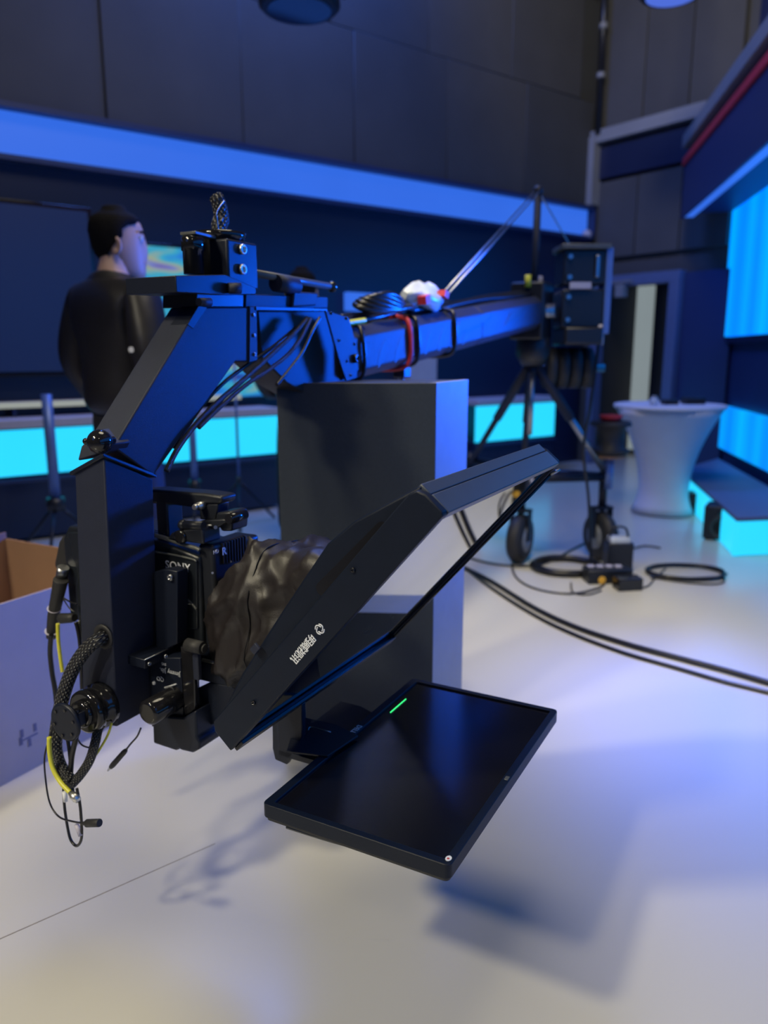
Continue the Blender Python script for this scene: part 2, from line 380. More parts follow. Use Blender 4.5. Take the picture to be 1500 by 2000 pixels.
# recessed light strip under the upper wall, with its lips
ls = thing('light_strip', 'long glowing blue light band running along the dark wall', 'light strip', wl(4.7, 0.0, 2.2))
MB().box(wl(4.66, -0.02, 2.335), WD*9.2, WN*0.03, Z*0.25).build('diffuser', 'strip', ls)
MB().box(wl(4.66, 0.03, 2.475), WD*9.2, WN*0.10, Z*0.03).build('upper_lip', 'navy', ls)
MB().box(wl(4.66, 0.03, 2.195), WD*9.2, WN*0.10, Z*0.03).build('lower_lip', 'navy', ls)
MB().box(wl(0.05, 0.03, 2.335), WD*0.02, WN*0.10, Z*0.25).build('end_cap', 'navy', ls)

# presenter counter with the cyan glowing front
OC = 0.30
def counter(xa, xb, ya, yb, label):
    A = pw(xa, ya, OC); B = pw(xb, yb, OC)          # upper corners
    Al = pw(xa, {0: 917, -40: 919, 930: 861}[xa], OC); Bl = pw(xb, {545: 898, 1086: 853}[xb], OC)
    t = thing('lit_counter', label, 'counter', Vector(((A.x+B.x)/2, (A.y+B.y)/2, 0)))
    zt = (A.z+B.z)/2; zb = (Al.z+Bl.z)/2
    sa, sb = sz(A)[0], sz(B)[0]; mid = (sa+sb)/2; ln = abs(sa-sb)
    MB().box(wl(mid, OC-0.01, (zt+zb)/2), WD*(ln-0.02), WN*0.02, Z*(zt-zb)).build('glowing_front', 'cyan', t)
    MB().box(wl(mid, OC-0.13, zt+0.035), WD*ln, WN*0.30, Z*0.05).build('counter_top', 'lilac', t, bevel=0.004)
    MB().box(wl(mid, OC-0.14, (zb+0.02)/2), WD*ln, WN*0.24, Z*(zb-0.02)).build('base', 'navyd', t)
    MB().box(wl(mid, OC+0.005, zb-0.03), WD*ln, WN*0.03, Z*0.02).build('lower_rail', 'navy', t)
    return t
counter(-40, 545, 841, 815, 'long counter with glowing cyan front behind the standing person')
counter(930, 1086, 797, 783, 'short counter with glowing cyan front seen between the crane tripod legs')

# shelf with the pale line behind the person
sh = thing('wall_shelf', 'low wall shelf with a pale top edge left of the person', 'shelf', wl(5.1, 0.1, 0.86))
pA, pB = pw(-30, 800, 0.12), pw(470, 770, 0.12)
zA = (pA.z+pB.z)/2; sA, sB = sz(pA)[0], sz(pB)[0]
MB().box(wl((sA+sB)/2, 0.06, zA), WD*(sA-sB), WN*0.12, Z*0.035).build('shelf_board', 'lilac', sh)
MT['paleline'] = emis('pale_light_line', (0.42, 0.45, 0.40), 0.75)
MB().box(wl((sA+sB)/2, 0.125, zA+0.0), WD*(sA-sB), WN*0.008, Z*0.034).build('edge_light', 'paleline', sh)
for q in (0.1, 0.9):
    MB().box(wl(sB+(sA-sB)*q, 0.05, zA-0.06), WD*0.02, WN*0.1, Z*0.09).build('bracket', 'navy', sh)

# video displays on the long wall
def display(xa, xb, yt, yb, label, group=None, o=0.08):
    A = pw(xa, yt, o); B = pw(xb, yb, o); s0, s1 = sz(A)[0], sz(B)[0]
    z1, z0 = A.z, pw((xa+xb)/2, yb, o).z
    t = thing('wall_display', label, 'display', wl((s0+s1)/2, o, z0))
    MB().box(wl((s0+s1)/2, o-0.035, (z0+z1)/2), WD*(s0-s1), WN*0.05, Z*(z1-z0)).build('housing', 'gloss', t, bevel=0.003)
    MB().box(wl((s0+s1)/2, o-0.008, (z0+z1)/2), WD*(s0-s1-0.04), WN*0.006, Z*(z1-z0-0.04)).build('picture', 'picture', t)
    MB().box(wl((s0+s1)/2, o-0.07, (z0+z1)/2), WD*0.2, WN*0.03, Z*0.15).build('wall_mount', 'plastic', t)
display(255, 380, 470, 640, 'bright display with a coloured picture beside the standing person')
display(385, 560, 690, 780, 'low display with a blue and white picture seen under the crane arm')
t = thing('large_display', 'large switched-off dark display on the wall left of the person', 'display', wl(5.0, 0.07, 1.2))
pA, pB = pw(-90, 372, 0.09), pw(205, 765, 0.09); s0, s1 = sz(pA)[0], sz(pB)[0]
MT['darkscreen'] = emis('dark_screen_glow', (0.0005, 0.007, 0.045), 1.0)  # faint blue glow put into a screen that is switched off
MB().box(wl((s0+s1)/2, 0.05, (1.98+0.95)/2), WD*(s0-s1), WN*0.06, Z*1.0).build('housing', 'gloss', t, bevel=0.004)
MB().box(wl((s0+s1)/2, 0.082, (1.98+0.95)/2), WD*(s0-s1-0.05), WN*0.004, Z*0.95).build('screen', 'darkscreen', t)

# far wall: portal frame, dark lintel, doorway with lit hall
def pf(x, y, o=0.0): return onp(x, y, FN, FN.dot(WC)+o)
def uz(p): return ((p-WC).dot(FD), p.z)
uA, zA_ = uz(pf(1130, 283)); uB, zB_ = uz(pf(1385, 215))
zt = (zA_+zB_)/2
struct(MB().box(fw((uA+uB)/2-0.02, 0.05, zt), FD*(uB-uA+0.1), FN*0.1, Z*0.11).build('trim_2', 'trim'))
struct(MB().box(fw(0.03, 0.06, (zt+2.5)/2), FD*0.10, FN*0.12, Z*(zt-2.5)).build('trim_3', 'trim'))
struct(MB().box(fw(0.75, 0.0, zt-0.22), FD*1.45, FN*0.05, Z*0.3).build('trim_4', 'navyd'))
for k in range(3):
    MB().box(fw(0.28+k*0.46, -0.02, (zt-0.40+2.0)/2), FD*0.45, FN*0.05, Z*(zt-0.40-2.0)).build('acoustic_panel', ['wall', 'wall_c', 'wall'][k], wf, bevel=0.004, seg=1)
for k in range(3):
    MB().box(fw(0.28+k*0.46, -0.02, (zt+0.08+CZ)/2), FD*0.45, FN*0.05, Z*(CZ-zt-0.08)).build('acoustic_panel', ['wall_c', 'wall', 'wall_c'][k], wf, bevel=0.004, seg=1)
# doorway
u0, zd = uz(pf(1180, 590)); u1, _ = uz(pf(1322, 575)); zd = 1.72
struct(MB().box(fw(u0/2-0.05, -0.02, 0.9), FD*(u0+0.05), FN*0.1, Z*1.8).build('wall_door_left', 'wall'))
struct(MB().box(fw(u1+0.30, -0.02, 0.9), FD*(0.5), FN*0.1, Z*1.8).build('wall_door_right', 'navy'))
dn = MB(); dn.box(fw((u0+u1)/2, 0.05, zd+0.05), FD*(u1-u0+0.16), FN*0.12, Z*0.10)
dn.box(fw(u0-0.03, 0.05, zd/2), FD*0.08, FN*0.12, Z*zd); dn.box(fw(u1+0.03, 0.05, zd/2), FD*0.10, FN*0.12, Z*zd)
MT['jamb'] = mat('door_jamb_blue', (0.10, 0.13, 0.24), 0.5)
dr = struct(dn.build('door_1', 'jamb', bevel=0.004))
struct(MB().box(fw((u0+u1)/2, -1.25, 1.2), FD*3.0, FN*0.1, Z*2.4).build('wall_hall', 'navyd'))
# curtain of the hall, its light given as its own glow
cu = MB(); ring = []
A = pf(1238, 607, -0.9); B = pf(1276, 607, -0.9); ua, ub = uz(A)[0], uz(B)[0]
N = 30
f0 = [fw(ua+(ub-ua)*i/N, -0.9+0.03*math.sin(i*1.3), 0.05) for i in range(N+1)]
poly = f0 + [p-FN*0.01 for p in reversed(f0)]
cu.prism(poly, Z*1.75)
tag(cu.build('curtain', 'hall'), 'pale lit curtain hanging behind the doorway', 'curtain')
MB_ = MB().cyl(fw(ua-0.3, -0.9, 1.83), fw(ub+0.3, -0.9, 1.83), 0.012); tag(MB_.build('curtain_rail', 'steel'), 'thin rail carrying the pale curtain behind the doorway', 'rail')

# dark pipe in the room corner with its clips
pp = thing('corner_pipe', 'black vertical pipe running up the room corner', 'pipe', wl(0.12, 0.16, 2.9))
MB().cyl(wl(0.10, 0.10, zt+0.02), wl(0.10, 0.10, CZ), 0.03).build('pipe', 'cable', pp)
for y_ in (45, 145):
    q = pw(1148, y_, 0.10); MB().cyl(wl(0.10, 0.10, q.z), wl(0.10, 0.10, q.z+0.05), 0.038).build('clip', 'trim', pp)

# right LED wall
def vz(p): return ((p-ER).dot(RD), p.z)
v0, zT = vz(pr(1410, 392)); v1, zB = vz(pr(1386, 660)); zM = vz(pr(1386, 660))[1]
v0 = (v0+v1)/2
VL = 11.0
struct(MB().box(rw(VL/2, -0.12, CZ/2), RD*VL, RN*0.1, Z*CZ).build('wall_set', 'navy'))
lw = thing('led_wall', 'tall blue LED picture wall along the right side of the studio', 'screen', rw(3, -0.03, zM))
k = 0; v = v0
while v < 9.5:
    wd = 0.5; MB().box(rw(v+wd/2, -0.03, (zM+zT)/2), RD*(wd-0.006), RN*0.05, Z*(zT-zM)).build('led_panel', 'led', lw); v += wd
MB().box(rw((v0+v)/2, -0.05, zM-0.03), RD*(v-v0), RN*0.08, Z*0.05).build('lower_frame', 'navyd', lw)
MB().box(rw(v0-0.04, -0.05, (zM+zT)/2), RD*0.06, RN*0.08, Z*(zT-zM+0.1)).build('side_frame', 'navyd', lw)
# lit lower panels
lp = thing('glowing_wall_base', 'row of cyan glowing panels under the blue LED wall', 'light panel', rw(3, -0.02, 0.3))
zl = vz(pr(1400, 790))[1]
v = 0.15
while v < 9:
    MB().box(rw(v+0.3, -0.03, (zl+0.3)/2), RD*0.59, RN*0.05, Z*(zl-0.3)).build('panel', 'ledlow', lp); v += 0.6
# fascia above the screen: grey rail, red line, navy band, light line
def band(name, xa, ya, xb, yb, o, h, dep, m, lab=None):
    va, za = vz(pr(xa, ya, o)); vb, zb = vz(pr(xb, yb, o))
    print(name, round(va, 2), round(za, 2), round(vb, 2), round(zb, 2))
    zc = (za+zb)/2
    return MB().box(rw(4.3, o-dep/2, zc), RD*9.4, RN*dep, Z*h).build(name, m)
ofs = 0.42
va, zr = vz(pr(1337, 322, ofs)); _, zr2 = vz(pr(1500, 112, ofs)); zr = (zr+zr2)/2
va2, zg = vz(pr(1500, 50, ofs+0.03)); va3, zlow = vz(pr(1337, 405, ofs)); _, zlow2 = vz(pr(1500, 268, ofs)); zlow = (zlow+zlow2)/2
print('fascia', va, zr, zr2, zg, zlow, zlow2, 'led', v0, zT, zM, 'zl', zl)
vs0 = va
struct(MB().box(rw(vs0+4.5, ofs-0.2, (zlow+zr)/2), RD*9.0, RN*0.4, Z*(zr-zlow)).build('trim_5', 'navy'))
struct(MB().box(rw(vs0+4.5, ofs+0.005, zr+0.0), RD*9.0, RN*0.03, Z*0.055).build('trim_6', 'red'))
struct(MB().box(rw(vs0+4.5, ofs-0.17, zr+0.16), RD*9.0, RN*0.4, Z*0.10).build('trim_7', 'trim'))
so = thing('soffit_light', 'thin blue light line under the fascia above the LED wall', 'light strip', rw(3, ofs, zlow))
MB().box(rw(vs0+4.5, ofs-0.06, zlow-0.02), RD*9.0, RN*0.08, Z*0.03).build('diffuser', 'strip', so)
MB().box(rw(vs0+4.5, ofs-0.01, zlow-0.02), RD*9.0, RN*0.02, Z*0.05).build('lip', 'navy', so)

# stage platform with glowing risers
c0 = G(1432, 1088); c1 = G(1326, 972); c2 = G(1560, 1082)
st = thing('stage_platform', 'low stage platform with cyan glowing riser at the right edge', 'platform', c0)
def riser(a, b_, h):
    d = (b_-a).normalized(); n = Vector((d.y, -d.x, 0))
    if n.dot(Vector((0, 0, 0))-a) < 0: n = -n
    mid = (a+b_)/2
    MB().box(mid+Z*(h/2)-n*0.01, (b_-a), n*0.02, Z*(h-0.012)).build('glowing_riser', 'cyan', st)
    return n
hR = 0.20
far1 = c1+(c1-c0)*0.02
b = MB(); pin = [c0, c1, rw(0.35, 0.03, 0), rw(2.72, 0.03, 0), c2]
cc = Vector((0, 0, 0))
for p in pin: cc += p
cc /= len(pin)
b.prism([p+(cc-p).normalized()*0.03 for p in pin], Z*hR); b.build('deck', 'navy', st, bevel=0.005)
b = MB(); b.prism([p+(cc-p).normalized()*-0.01+Z*hR for p in pin], Z*0.025); b.build('deck_top', 'jamb', st, bevel=0.004)
riser(c0, c1, hR); riser(c0, c2, hR)

# ceiling lamps (only their undersides peep in)
def ceiling_lamp(px, py_, dist, r, label, lens):
    c = py(px, py_, dist)
    t = thing('studio_lamp', label, 'lamp', c)
    MB().lathe(c, Z, [(0.0, r*0.9), (0.02, r), (0.20, r*0.95), (0.26, r*0.6)], 28).build('housing', 'plastic', t)
    MB().lathe(c+Z*-0.004, Z, [(0, r*0.78), (0.02, r*0.8)], 28).build('lens', lens, t)
    MB().cyl(c+Z*0.26, (c.x, c.y, CZ), 0.02).build('hanger', 'plastic', t)
    y_ = MB(); y_.box(c+Z*0.28, (2*r+0.06, 0, 0), (0, 0.05, 0), (0, 0, 0.02))
    for s_ in (-1, 1): y_.box(c+Vector((s_*(r+0.02), 0, 0.17)), (0.012, 0, 0), (0, 0.05, 0), (0, 0, 0.22))
    y_.build('yoke', 'plastic', t)
ceiling_lamp(1312, -8, 5.6, 0.21, 'round blue-lensed studio lamp at the top right edge', 'lens')
ceiling_lamp(585, 20, 4.6, 0.22, 'unlit dark studio lamp hanging at the top centre', 'gloss')

# ================================================================== CAMERA CRANE (JIB)
crane = thing('camera_crane', 'black camera crane arm with cranked square-tube head holding the camera', 'camera crane', W(3.5, -1.15, 0))
LC = 0.95
# vertical tube
cb = pl(228, 1420, LC); ct = pl(203, 893, LC); cbl = pl(165, 1408, LC); ctl = pl(146, 925, LC)
mt_, zt_ = ct.dot(M), ct.z
dl = 0.114
crt = pm(299, 936, mt_); crb = pm(302, 1378, cb.dot(M))
top_l = crt.dot(L)-LC
b = MB()
b.quad_hull([cb, cbl+Z*0.0, cbl+L*dl, cb+L*dl, ct, ctl+Z*0.005, Vector((ctl.x, ctl.y, 0))+L*top_l+Z*crt.z, Vector((ct.x, ct.y, 0))+L*top_l+Z*crt.z])
b.build('vertical_tube', 'powder', crane, bevel=0.003)
# mitre flange
fl = MB(); e_ = [ct+(ct-ctl)*0.06, ctl-(ct-ctl)*0.10, Vector((ctl.x, ctl.y, crt.z))+L*(top_l+0.006)-(ct-ctl)*0.1, Vector((ct.x, ct.y, crt.z))+L*(top_l+0.006)+(ct-ctl)*0.06]
e_[0] -= L*0.006; e_[1] -= L*0.006
fn = (e_[1]-e_[0]).cross(e_[3]-e_[0]).normalized()
if fn.z < 0: fn = -fn
fl.prism(e_, fn*0.008); fl.build('mitre_flange', 'powder2', crane, bevel=0.002)
# cranked tube
mA = mt_+0.002; dm = -0.072
def lz(x, y, m=mA): return pm(x, y, m)
poly = [lz(222, 874), lz(386, 600), lz(490, 600), lz(488, 706), lz(460, 706), lz(300, 930)]
pb = [Vector(p) for p in poly]
MB().prism(poly, M*dm).build('cranked_tube', 'powder', crane, bevel=0.003)
# left toe of the cranked tube
b = MB().prism([pl(151, 900, 0.955), pl(158, 872, 0.955), pl(190, 838, 0.975), pl(214, 868, 0.955), pl(206, 884, 0.955)], L*0.05); b.build('tube_toe', 'powder', crane, bevel=0.003)
# dark clamp wrapped on the tube's upper corner
b = MB().prism([lz(366, 634, mA+0.001), lz(388, 597, mA+0.001), lz(405, 600, mA+0.001), lz(378, 643, mA+0.001)], M*(dm*0.62)); b.build('corner_clamp', 'powder2', crane, bevel=0.001)
# round black knob
kp = pl(195, 863, 0.93)
b = MB(); b.ball(kp, 0.0215, 28); b.cyl(kp, kp+L*0.03, 0.007); b.ball(pl(168, 862, 0.94), 0.006, 12); b.build('round_knob', 'gloss', crane)
# end flange
b = MB().prism([lz(488, 598, mA+0.004), lz(502, 599, mA+0.004), lz(503, 704, mA+0.004), lz(487, 708, mA+0.004)], M*(dm-0.02)); fo = b.build('end_flange', 'powder', crane, bevel=0.0015)
for q in ((495, 615), (496, 655), (497, 692)): bolt(lz(*q, mA+0.004), M, 0.004, fo)
# yoke box under the pan axis
b = MB().prism([lz(503, 606, -1.10), lz(640, 606, -1.10), lz(684, 738, -1.10), lz(672, 765, -1.10), lz(600, 772, -1.10), lz(560, 748, -1.10), lz(512, 700, -1.10)], M*-0.10)
b.build('tilt_housing', 'housing', crane, bevel=0.004)
b = MB().prism([lz(636, 606, -1.05), lz(682, 621, -1.05), lz(700, 690, -1.05), lz(697, 738, -1.05), lz(677, 744, -1.05), lz(662, 700, -1.05)], M*-0.006)
pk = b.build('side_plate', 'powder', crane, bevel=0.001)
for q in ((646, 612), (676, 622), (662, 665), (692, 672), (678, 705), (690, 700), (684, 733)): bolt(lz(*q, -1.05), M, 0.0038, pk, 'gloss', 'screw')
bolt(lz(692, 700, -1.05), M, 0.012, pk, 'gloss')
b = MB().prism([lz(500, 598, -1.06), lz(640, 603, -1.06), lz(640, 608, -1.06), lz(500, 606, -1.06)], M*-0.16); b.build('top_plate', 'powder2', crane, bevel=0.001)
k1 = lz(676, 757, -1.08); MB().lathe(k1-M*0.01, M, [(0, 0.006), (0.02, 0.006), (0.022, 0.013), (0.045, 0.013), (0.05, 0.009)], 16).build('lock_knob', 'gloss', crane)
# pan motor group on top
c_ = lz(431, 505, -1.115); rl = 0.052
zb_, zt2 = lz(430, 572, -1.115).z, lz(431, 456, -1.115).z
c0_ = Vector((c_.x, c_.y, zb_))
MB().lathe(c0_, Z, [(0, rl), (zt2-zb_-0.012, rl), (zt2-zb_-0.010, rl+0.003), (zt2-zb_, rl+0.003), (zt2-zb_, rl-0.006), (zt2-zb_-0.004, rl-0.014)], 36).build('pan_axis', 'gloss', crane)
# clamp block in front of the axis with its two bolts
b = MB().box(c0_+L*0.0+M*0.035+Z*((zt2-zb_)*0.45), L*0.10, M*0.05, Z*((zt2-zb_)*0.78)); cbk = b.build('axis_clamp', 'powder2', crane, bevel=0.005, seg=3)
for yy in (487, 526):
    q = lz(473, yy, -1.052); o_ = MB().lathe(q-M*0.002, M, [(0, 0.0105), (0.006, 0.0105), (0.0075, 0.009), (0.0075, 0.0065), (0.003, 0.006)], 20); o_.build('clamp_bolt', 'chrome', cbk)
# small motor
q0 = lz(379, 536, -1.10); q1 = lz(379, 462, -1.10); q1 = Vector((q0.x, q0.y, q1.z)); h_ = q1.z-q0.z
MB().lathe(q0, Z, [(0, 0.0205), (h_*0.6, 0.0205), (h_*0.62, 0.023), (h_*0.93, 0.023), (h_, 0.019)], 28).build('pan_motor', 'gloss', crane)
b = MB(); b.box((q1+c0_+Z*(h_*1.0))/2 + Z*0.0, (c0_-q0), M*0.035, Z*0.004); 
b.bm.free(); b = MB(); mid = Vector(((q0.x+c0_.x)/2, (q0.y+c0_.y)/2, q1.z+0.004)); dv = Vector((c0_.x-q0.x, c0_.y-q0.y, 0))
b.box(mid, dv+dv.normalized()*0.03, M*0.04, Z*0.006); b.build('motor_strap', 'grey', crane, bevel=0.001)
# platform plate under the motors
b = MB().prism([lz(343, 538, -1.05), lz(440, 536, -1.05), lz(500, 562, -1.05), lz(500, 575, -1.05), lz(440, 576, -1.05), lz(345, 571, -1.05)], M*-0.13); b.build('motor_plate', 'powder2', crane, bevel=0.0015)
b = MB(); b.cyl(lz(446, 563, -1.045), lz(470, 563, -1.03), 0.011); b.build('plate_lug', 'powder', crane)
# spacer under plate
b = MB().prism([lz(384, 571, -1.07), lz(476, 575, -1.07), lz(476, 600, -1.07), lz(384, 600, -1.07)], M*-0.09); b.build('spacer_block', 'plastic', crane, bevel=0.002)
b = MB().cyl(lz(388, 590, -1.05), lz(410, 590, -1.05), 0.008); b.build('spacer_pin', 'powder', crane)
b = MB().prism([lz(480, 574, -1.07), lz(640, 580, -1.07), lz(640, 602, -1.07), lz(480, 602, -1.07)], M*-0.12); b.build('slide_block', 'powder', crane, bevel=0.002)
b = MB().prism([lz(575, 568, -1.06), lz(622, 572, -1.06), lz(618, 597, -1.06), lz(572, 600, -1.06)], M*-0.03); b.build('slide_carriage', 'powder', crane, bevel=0.004)
# rods with their clamp and end ball
for dmm in (0.0, -0.06):
    r0 = lz(488, 532, -1.075+dmm); r1 = lz(648, 560, -1.075+dmm)
    MB().cyl(r0, r1, 0.0085).build('rod', 'grey', crane)
    MB().ball(r1, 0.014, 16).build('rod_end', 'gloss', crane)
r2 = lz(538, 553, -1.07); r3 = lz(578, 560, -1.07)
MB().cyl(r2, r3, 0.019).build('rod_clamp', 'powder', crane)

# the long arm: octagonal tube with slots
n0 = pm(690, 641, -1.08); n1 = pm(702, 745, -1.08); f0_ = pm(1062, 576, -1.08); f1_ = pm(1052, 642, -1.08)
lA, lB = 1.80, f0_.dot(L)
zc0 = (n0.z+n1.z)/2; zc1 = (f0_.z+f1_.z)/2; hh = (n0.z-n1.z)/2*1.02; hw = 0.075; ch = 0.03
slope = (zc1-zc0)/(lB-n0.dot(L))
def arm_c(l): return zc0+(l-n0.dot(L))*slope
def ring(l): 
    c = arm_c(l); m0 = -1.08-hw
    return [W(l, m0+a_*1.0, c+b_) for a_, b_ in ((hw, hh-ch*0.9), (hw-ch, hh), (-hw+ch, hh), (-hw, hh-ch), (-hw, -hh+ch), (-hw+ch, -hh), (hw-ch, -hh), (hw, -hh+ch*0.9))]
def flat_loft(rs):
    b = MB(); b.loft(rs)
    for f in b.bm.faces: f.smooth = False
    return b
flat_loft([ring(lA), ring(2.8)]).build('arm_tube', 'powder', crane, bevel=0.004)
flat_loft([ring(2.803), ring(lB)]).build('arm_tube', 'powder', crane, bevel=0.004)
for k in range(8):
    l = 1.90+k*0.105; c = arm_c(l); w_ = 0.018
    pts = []
    for i in range(12):
        a = 2*PI*i/12; u = math.cos(a)*w_; v = math.sin(a)*0.042
        pts.append(W(l+u+v*0.6, -1.081, c-0.012+v))
    MB().prism(pts, M*0.0016).build('slot', 'housing', crane)
for (xa, xb) in ((885, 962), (985, 1030)):
    ya = 640-(xa-690)*0.176; yb = 640-(xb-690)*0.176
    MB().prism([pm(xa+12, ya+22, -1.0795), pm(xb, yb+16, -1.0795), pm(xb-12, yb+34, -1.0795), pm(xa, ya+48, -1.0795)], M*0.002).build('arm_window', 'housing', crane)
# fulcrum block, mast and rear controls
FU = W(lB+0.06, -1.155, arm_c(lB+0.06))
b = MB(); b.box(FU, L*0.16, M*0.16, Z*0.26); b.build('fulcrum_block', 'plastic', crane, bevel=0.01)
b = MB(); b.cyl(FU-M*0.12, FU+M*0.12, 0.035); b.build('fulcrum_axle', 'steel', crane)
mx_ = pm(1051, 372, -1.155); MB().cyl(Vector((mx_.x, mx_.y, FU.z)), mx_, 0.017).build('mast', 'powder', crane)
MB().ball(mx_, 0.024, 14).build('mast_cap', 'powder', crane)
wa = pm(838, 562, -1.155)
for dd in (-0.012, 0.012): MB().cyl(mx_+M*dd, Vector((wa.x, wa.y, arm_c(wa.dot(L))+hh))+M*dd, 0.0035, n=8).build('tension_wire', 'steel', crane)
wb = W(lB+1.3, -1.155, arm_c(lB+1.3)-0.05)
MB().box((FU+wb)/2+Z*-0.02, (wb-FU), M*0.08, Z*0.07).build('rear_arm', 'powder', crane, bevel=0.003)
MB().cyl(mx_, wb+Z*0.1, 0.0035, n=8).build('tension_wire', 'steel', crane)
# rear rack of two boxes with frame
def rackbox(xa, xb, ya, yb, l):
    A = pl(xa, ya, l); Bm = pl(xb, yb, l); return A, Bm
lr = 4.15
A = py(1098, 482, 3.75); B = py(1172, 640, 3.75)
rk = thing('control_rack', 'black rack of two control boxes with blue side handle on the crane rear', 'control box', Vector(((A.x+B.x)/2, 3.75, B.z)))
cx = (A.x+B.x)/2; wx = B.x-A.x; mz = (A.z+B.z)/2
for (z0, z1) in ((mz+0.012, A.z-0.02), (B.z, mz-0.012)):
    q = MB().box((cx, 3.8, (z0+z1)/2), (wx, 0, 0), (0, 0.2, 0), (0, 0, z1-z0)).build('control_box', 'plastic', rk, bevel=0.006)
    for dx, dz in ((-0.36, 0.3), (-0.36, -0.3)):
        MB().cyl((cx+dx*wx, 3.70, (z0+z1)/2+dz*(z1-z0)), (cx+dx*wx, 3.685, (z0+z1)/2+dz*(z1-z0)), 0.011).build('dial', 'steel', q)
MB().box((cx-0.02, 3.69, mz+0.005), (wx*0.5, 0, 0), (0, 0.01, 0), (0, 0, 0.03)).build('label_strip', 'lilac', rk)
MB().box((cx, 3.79, A.z-0.005), (wx*1.15, 0, 0), (0, 0.22, 0), (0, 0, 0.022)).build('top_handle', 'grey', rk, bevel=0.004)
MB().box((cx+wx*0.28, 3.69, mz+0.09), (0.018, 0, 0), (0, 0.012, 0), (0, 0, 0.1)).build('front_handle', 'steel', rk, bevel=0.004)
MT['blueframe'] = mat('blue_frame', (0.12, 0.20, 0.45), 0.35, 0.2)
MB().box((cx+wx*0.56, 3.75, mz-0.02), (0.03, 0, 0), (0, 0.12, 0), (0, 0, A.z-B.z+0.02)).build('side_rail', 'blueframe', rk, bevel=0.003)
MB().box((cx, 3.8, B.z-0.04), (wx*0.9, 0, 0), (0, 0.3, 0), (0, 0, 0.08)).build('mount', 'plastic', rk, bevel=0.01)
# counterweights behind the fulcrum
cw = thing('counterweight', 'stack of round dark weights hanging behind the crane fulcrum', 'weight', Vector((cx, 3.95, B.z-0.15)))
for k in range(4):
    MB().cyl((cx-0.14+k*0.06, 3.86, B.z-0.19), (cx-0.09+k*0.06, 3.86, B.z-0.19), 0.10, n=28).build('weight_disc', 'rubber', cw)
MB().cyl((cx-0.2, 3.86, B.z-0.19), (cx+0.16, 3.86, B.z-0.19), 0.02).build('weight_bar', 'steel', cw)
hd = py(1171, 634, 3.72); MB().cyl(hd, hd+Z*-0.09, 0.022).build('grip', 'lilac', cw)
tag(MB().tube([hd+Z*-0.09, py(1163, 720, 3.72), py(1152, 800, 3.72), py(1140, 880, 3.75), py(1150, 980, 3.8), Vector((1.05, 3.75, 0.01))], 0.008).build('hanging_cable', 'cable'), 'grey cable hanging from the crane rear down to the floor', 'cable')

# tripod and dolly
AP = Vector((FU.x, FU.y, 0))
apx = py(1040, 702, FU.y)
tp = thing('crane_tripod', 'black three-legged crane tripod on a wheeled dolly', 'tripod', Vector((apx.x, FU.y, 0)))
MB().lathe((apx.x, FU.y, apx.z-0.03), Z, [(0, 0.05), (0.05, 0.08), (0.12, 0.08), (0.15, 0.05), (FU.z-0.13-apx.z, 0.045)], 20).build('crown', 'plastic', tp)
MB().lathe((apx.x, FU.y, apx.z-0.36), Z, [(0, 0.012), (0.30, 0.016)], 14).build('centre_post', 'steel', tp)
f_l = G(1020, 1070); f_r = G(1188, 1085); f_b = Vector((0.55, 4.75, 0))
wh = [Vector((0.735, 3.95, 0)), Vector((1.17, 4.02, 0)), Vector((0.62, 4.75, 0))]
feet = [py(1020, 935, 3.98), py(1180, 920, 4.05), py(918, 905, 4.7)]
top = Vector((apx.x, FU.y, apx.z))
for ft in feet:
    MB().tube([top+(ft-top)*0.05, top+(ft-top)*0.5], 0.024, sub=1).build('leg', 'powder', tp)
    MB().tube([top+(ft-top)*0.45, ft], 0.017, sub=1).build('leg', 'steel' if ft is feet[1] else 'powder', tp)
hub = Vector(((feet[0].x+feet[1].x+feet[2].x)/3, (feet[0].y+feet[1].y+feet[2].y)/3, feet[0].z))
for ft in feet: MB().tube([hub, Vector((ft.x, ft.y, hub.z))], 0.024, sub=1).build('dolly_arm', 'powder2', tp)
MB().tube([Vector((feet[0].x, feet[0].y, hub.z)), Vector((feet[1].x, feet[1].y, hub.z))], 0.024, sub=1).build('dolly_bar', 'powder2', tp)
for i, ft in enumerate(feet):
    c = Vector((ft.x, ft.y, 0.132)); ax = Vector((0.85, -0.5, 0)).normalized() if i == 0 else Vector((0.9, 0.3, 0)).normalized()
    MB().cyl((ft.x, ft.y, 0.27), (ft.x, ft.y, hub.z+0.05), 0.022).build('caster_stem', 'powder2', tp)
    fk = MB()
    for s_ in (-1, 1): fk.box(c+ax*s_*0.05+Z*0.075, ax*0.008, ax.cross(Z)*0.05, Z*0.17)
    fk.box(c+Z*0.155, ax*0.108, ax.cross(Z)*0.06, Z*0.012); fk.build('caster_fork', 'powder2', tp, bevel=0.002)
    wl_ = MB(); wl_.lathe(c-ax*0.04, ax, [(0, 0.085), (0.004, 0.115), (0.02, 0.131), (0.06, 0.131), (0.076, 0.115), (0.08, 0.085)], 36); ww = wl_.build('wheel', 'rubber', tp)
    MB().lathe(c-ax*0.043, ax, [(0, 0.03), (0.003, 0.07), (0.083, 0.07), (0.086, 0.03)], 24).build('hub_cap', 'hub', ww)
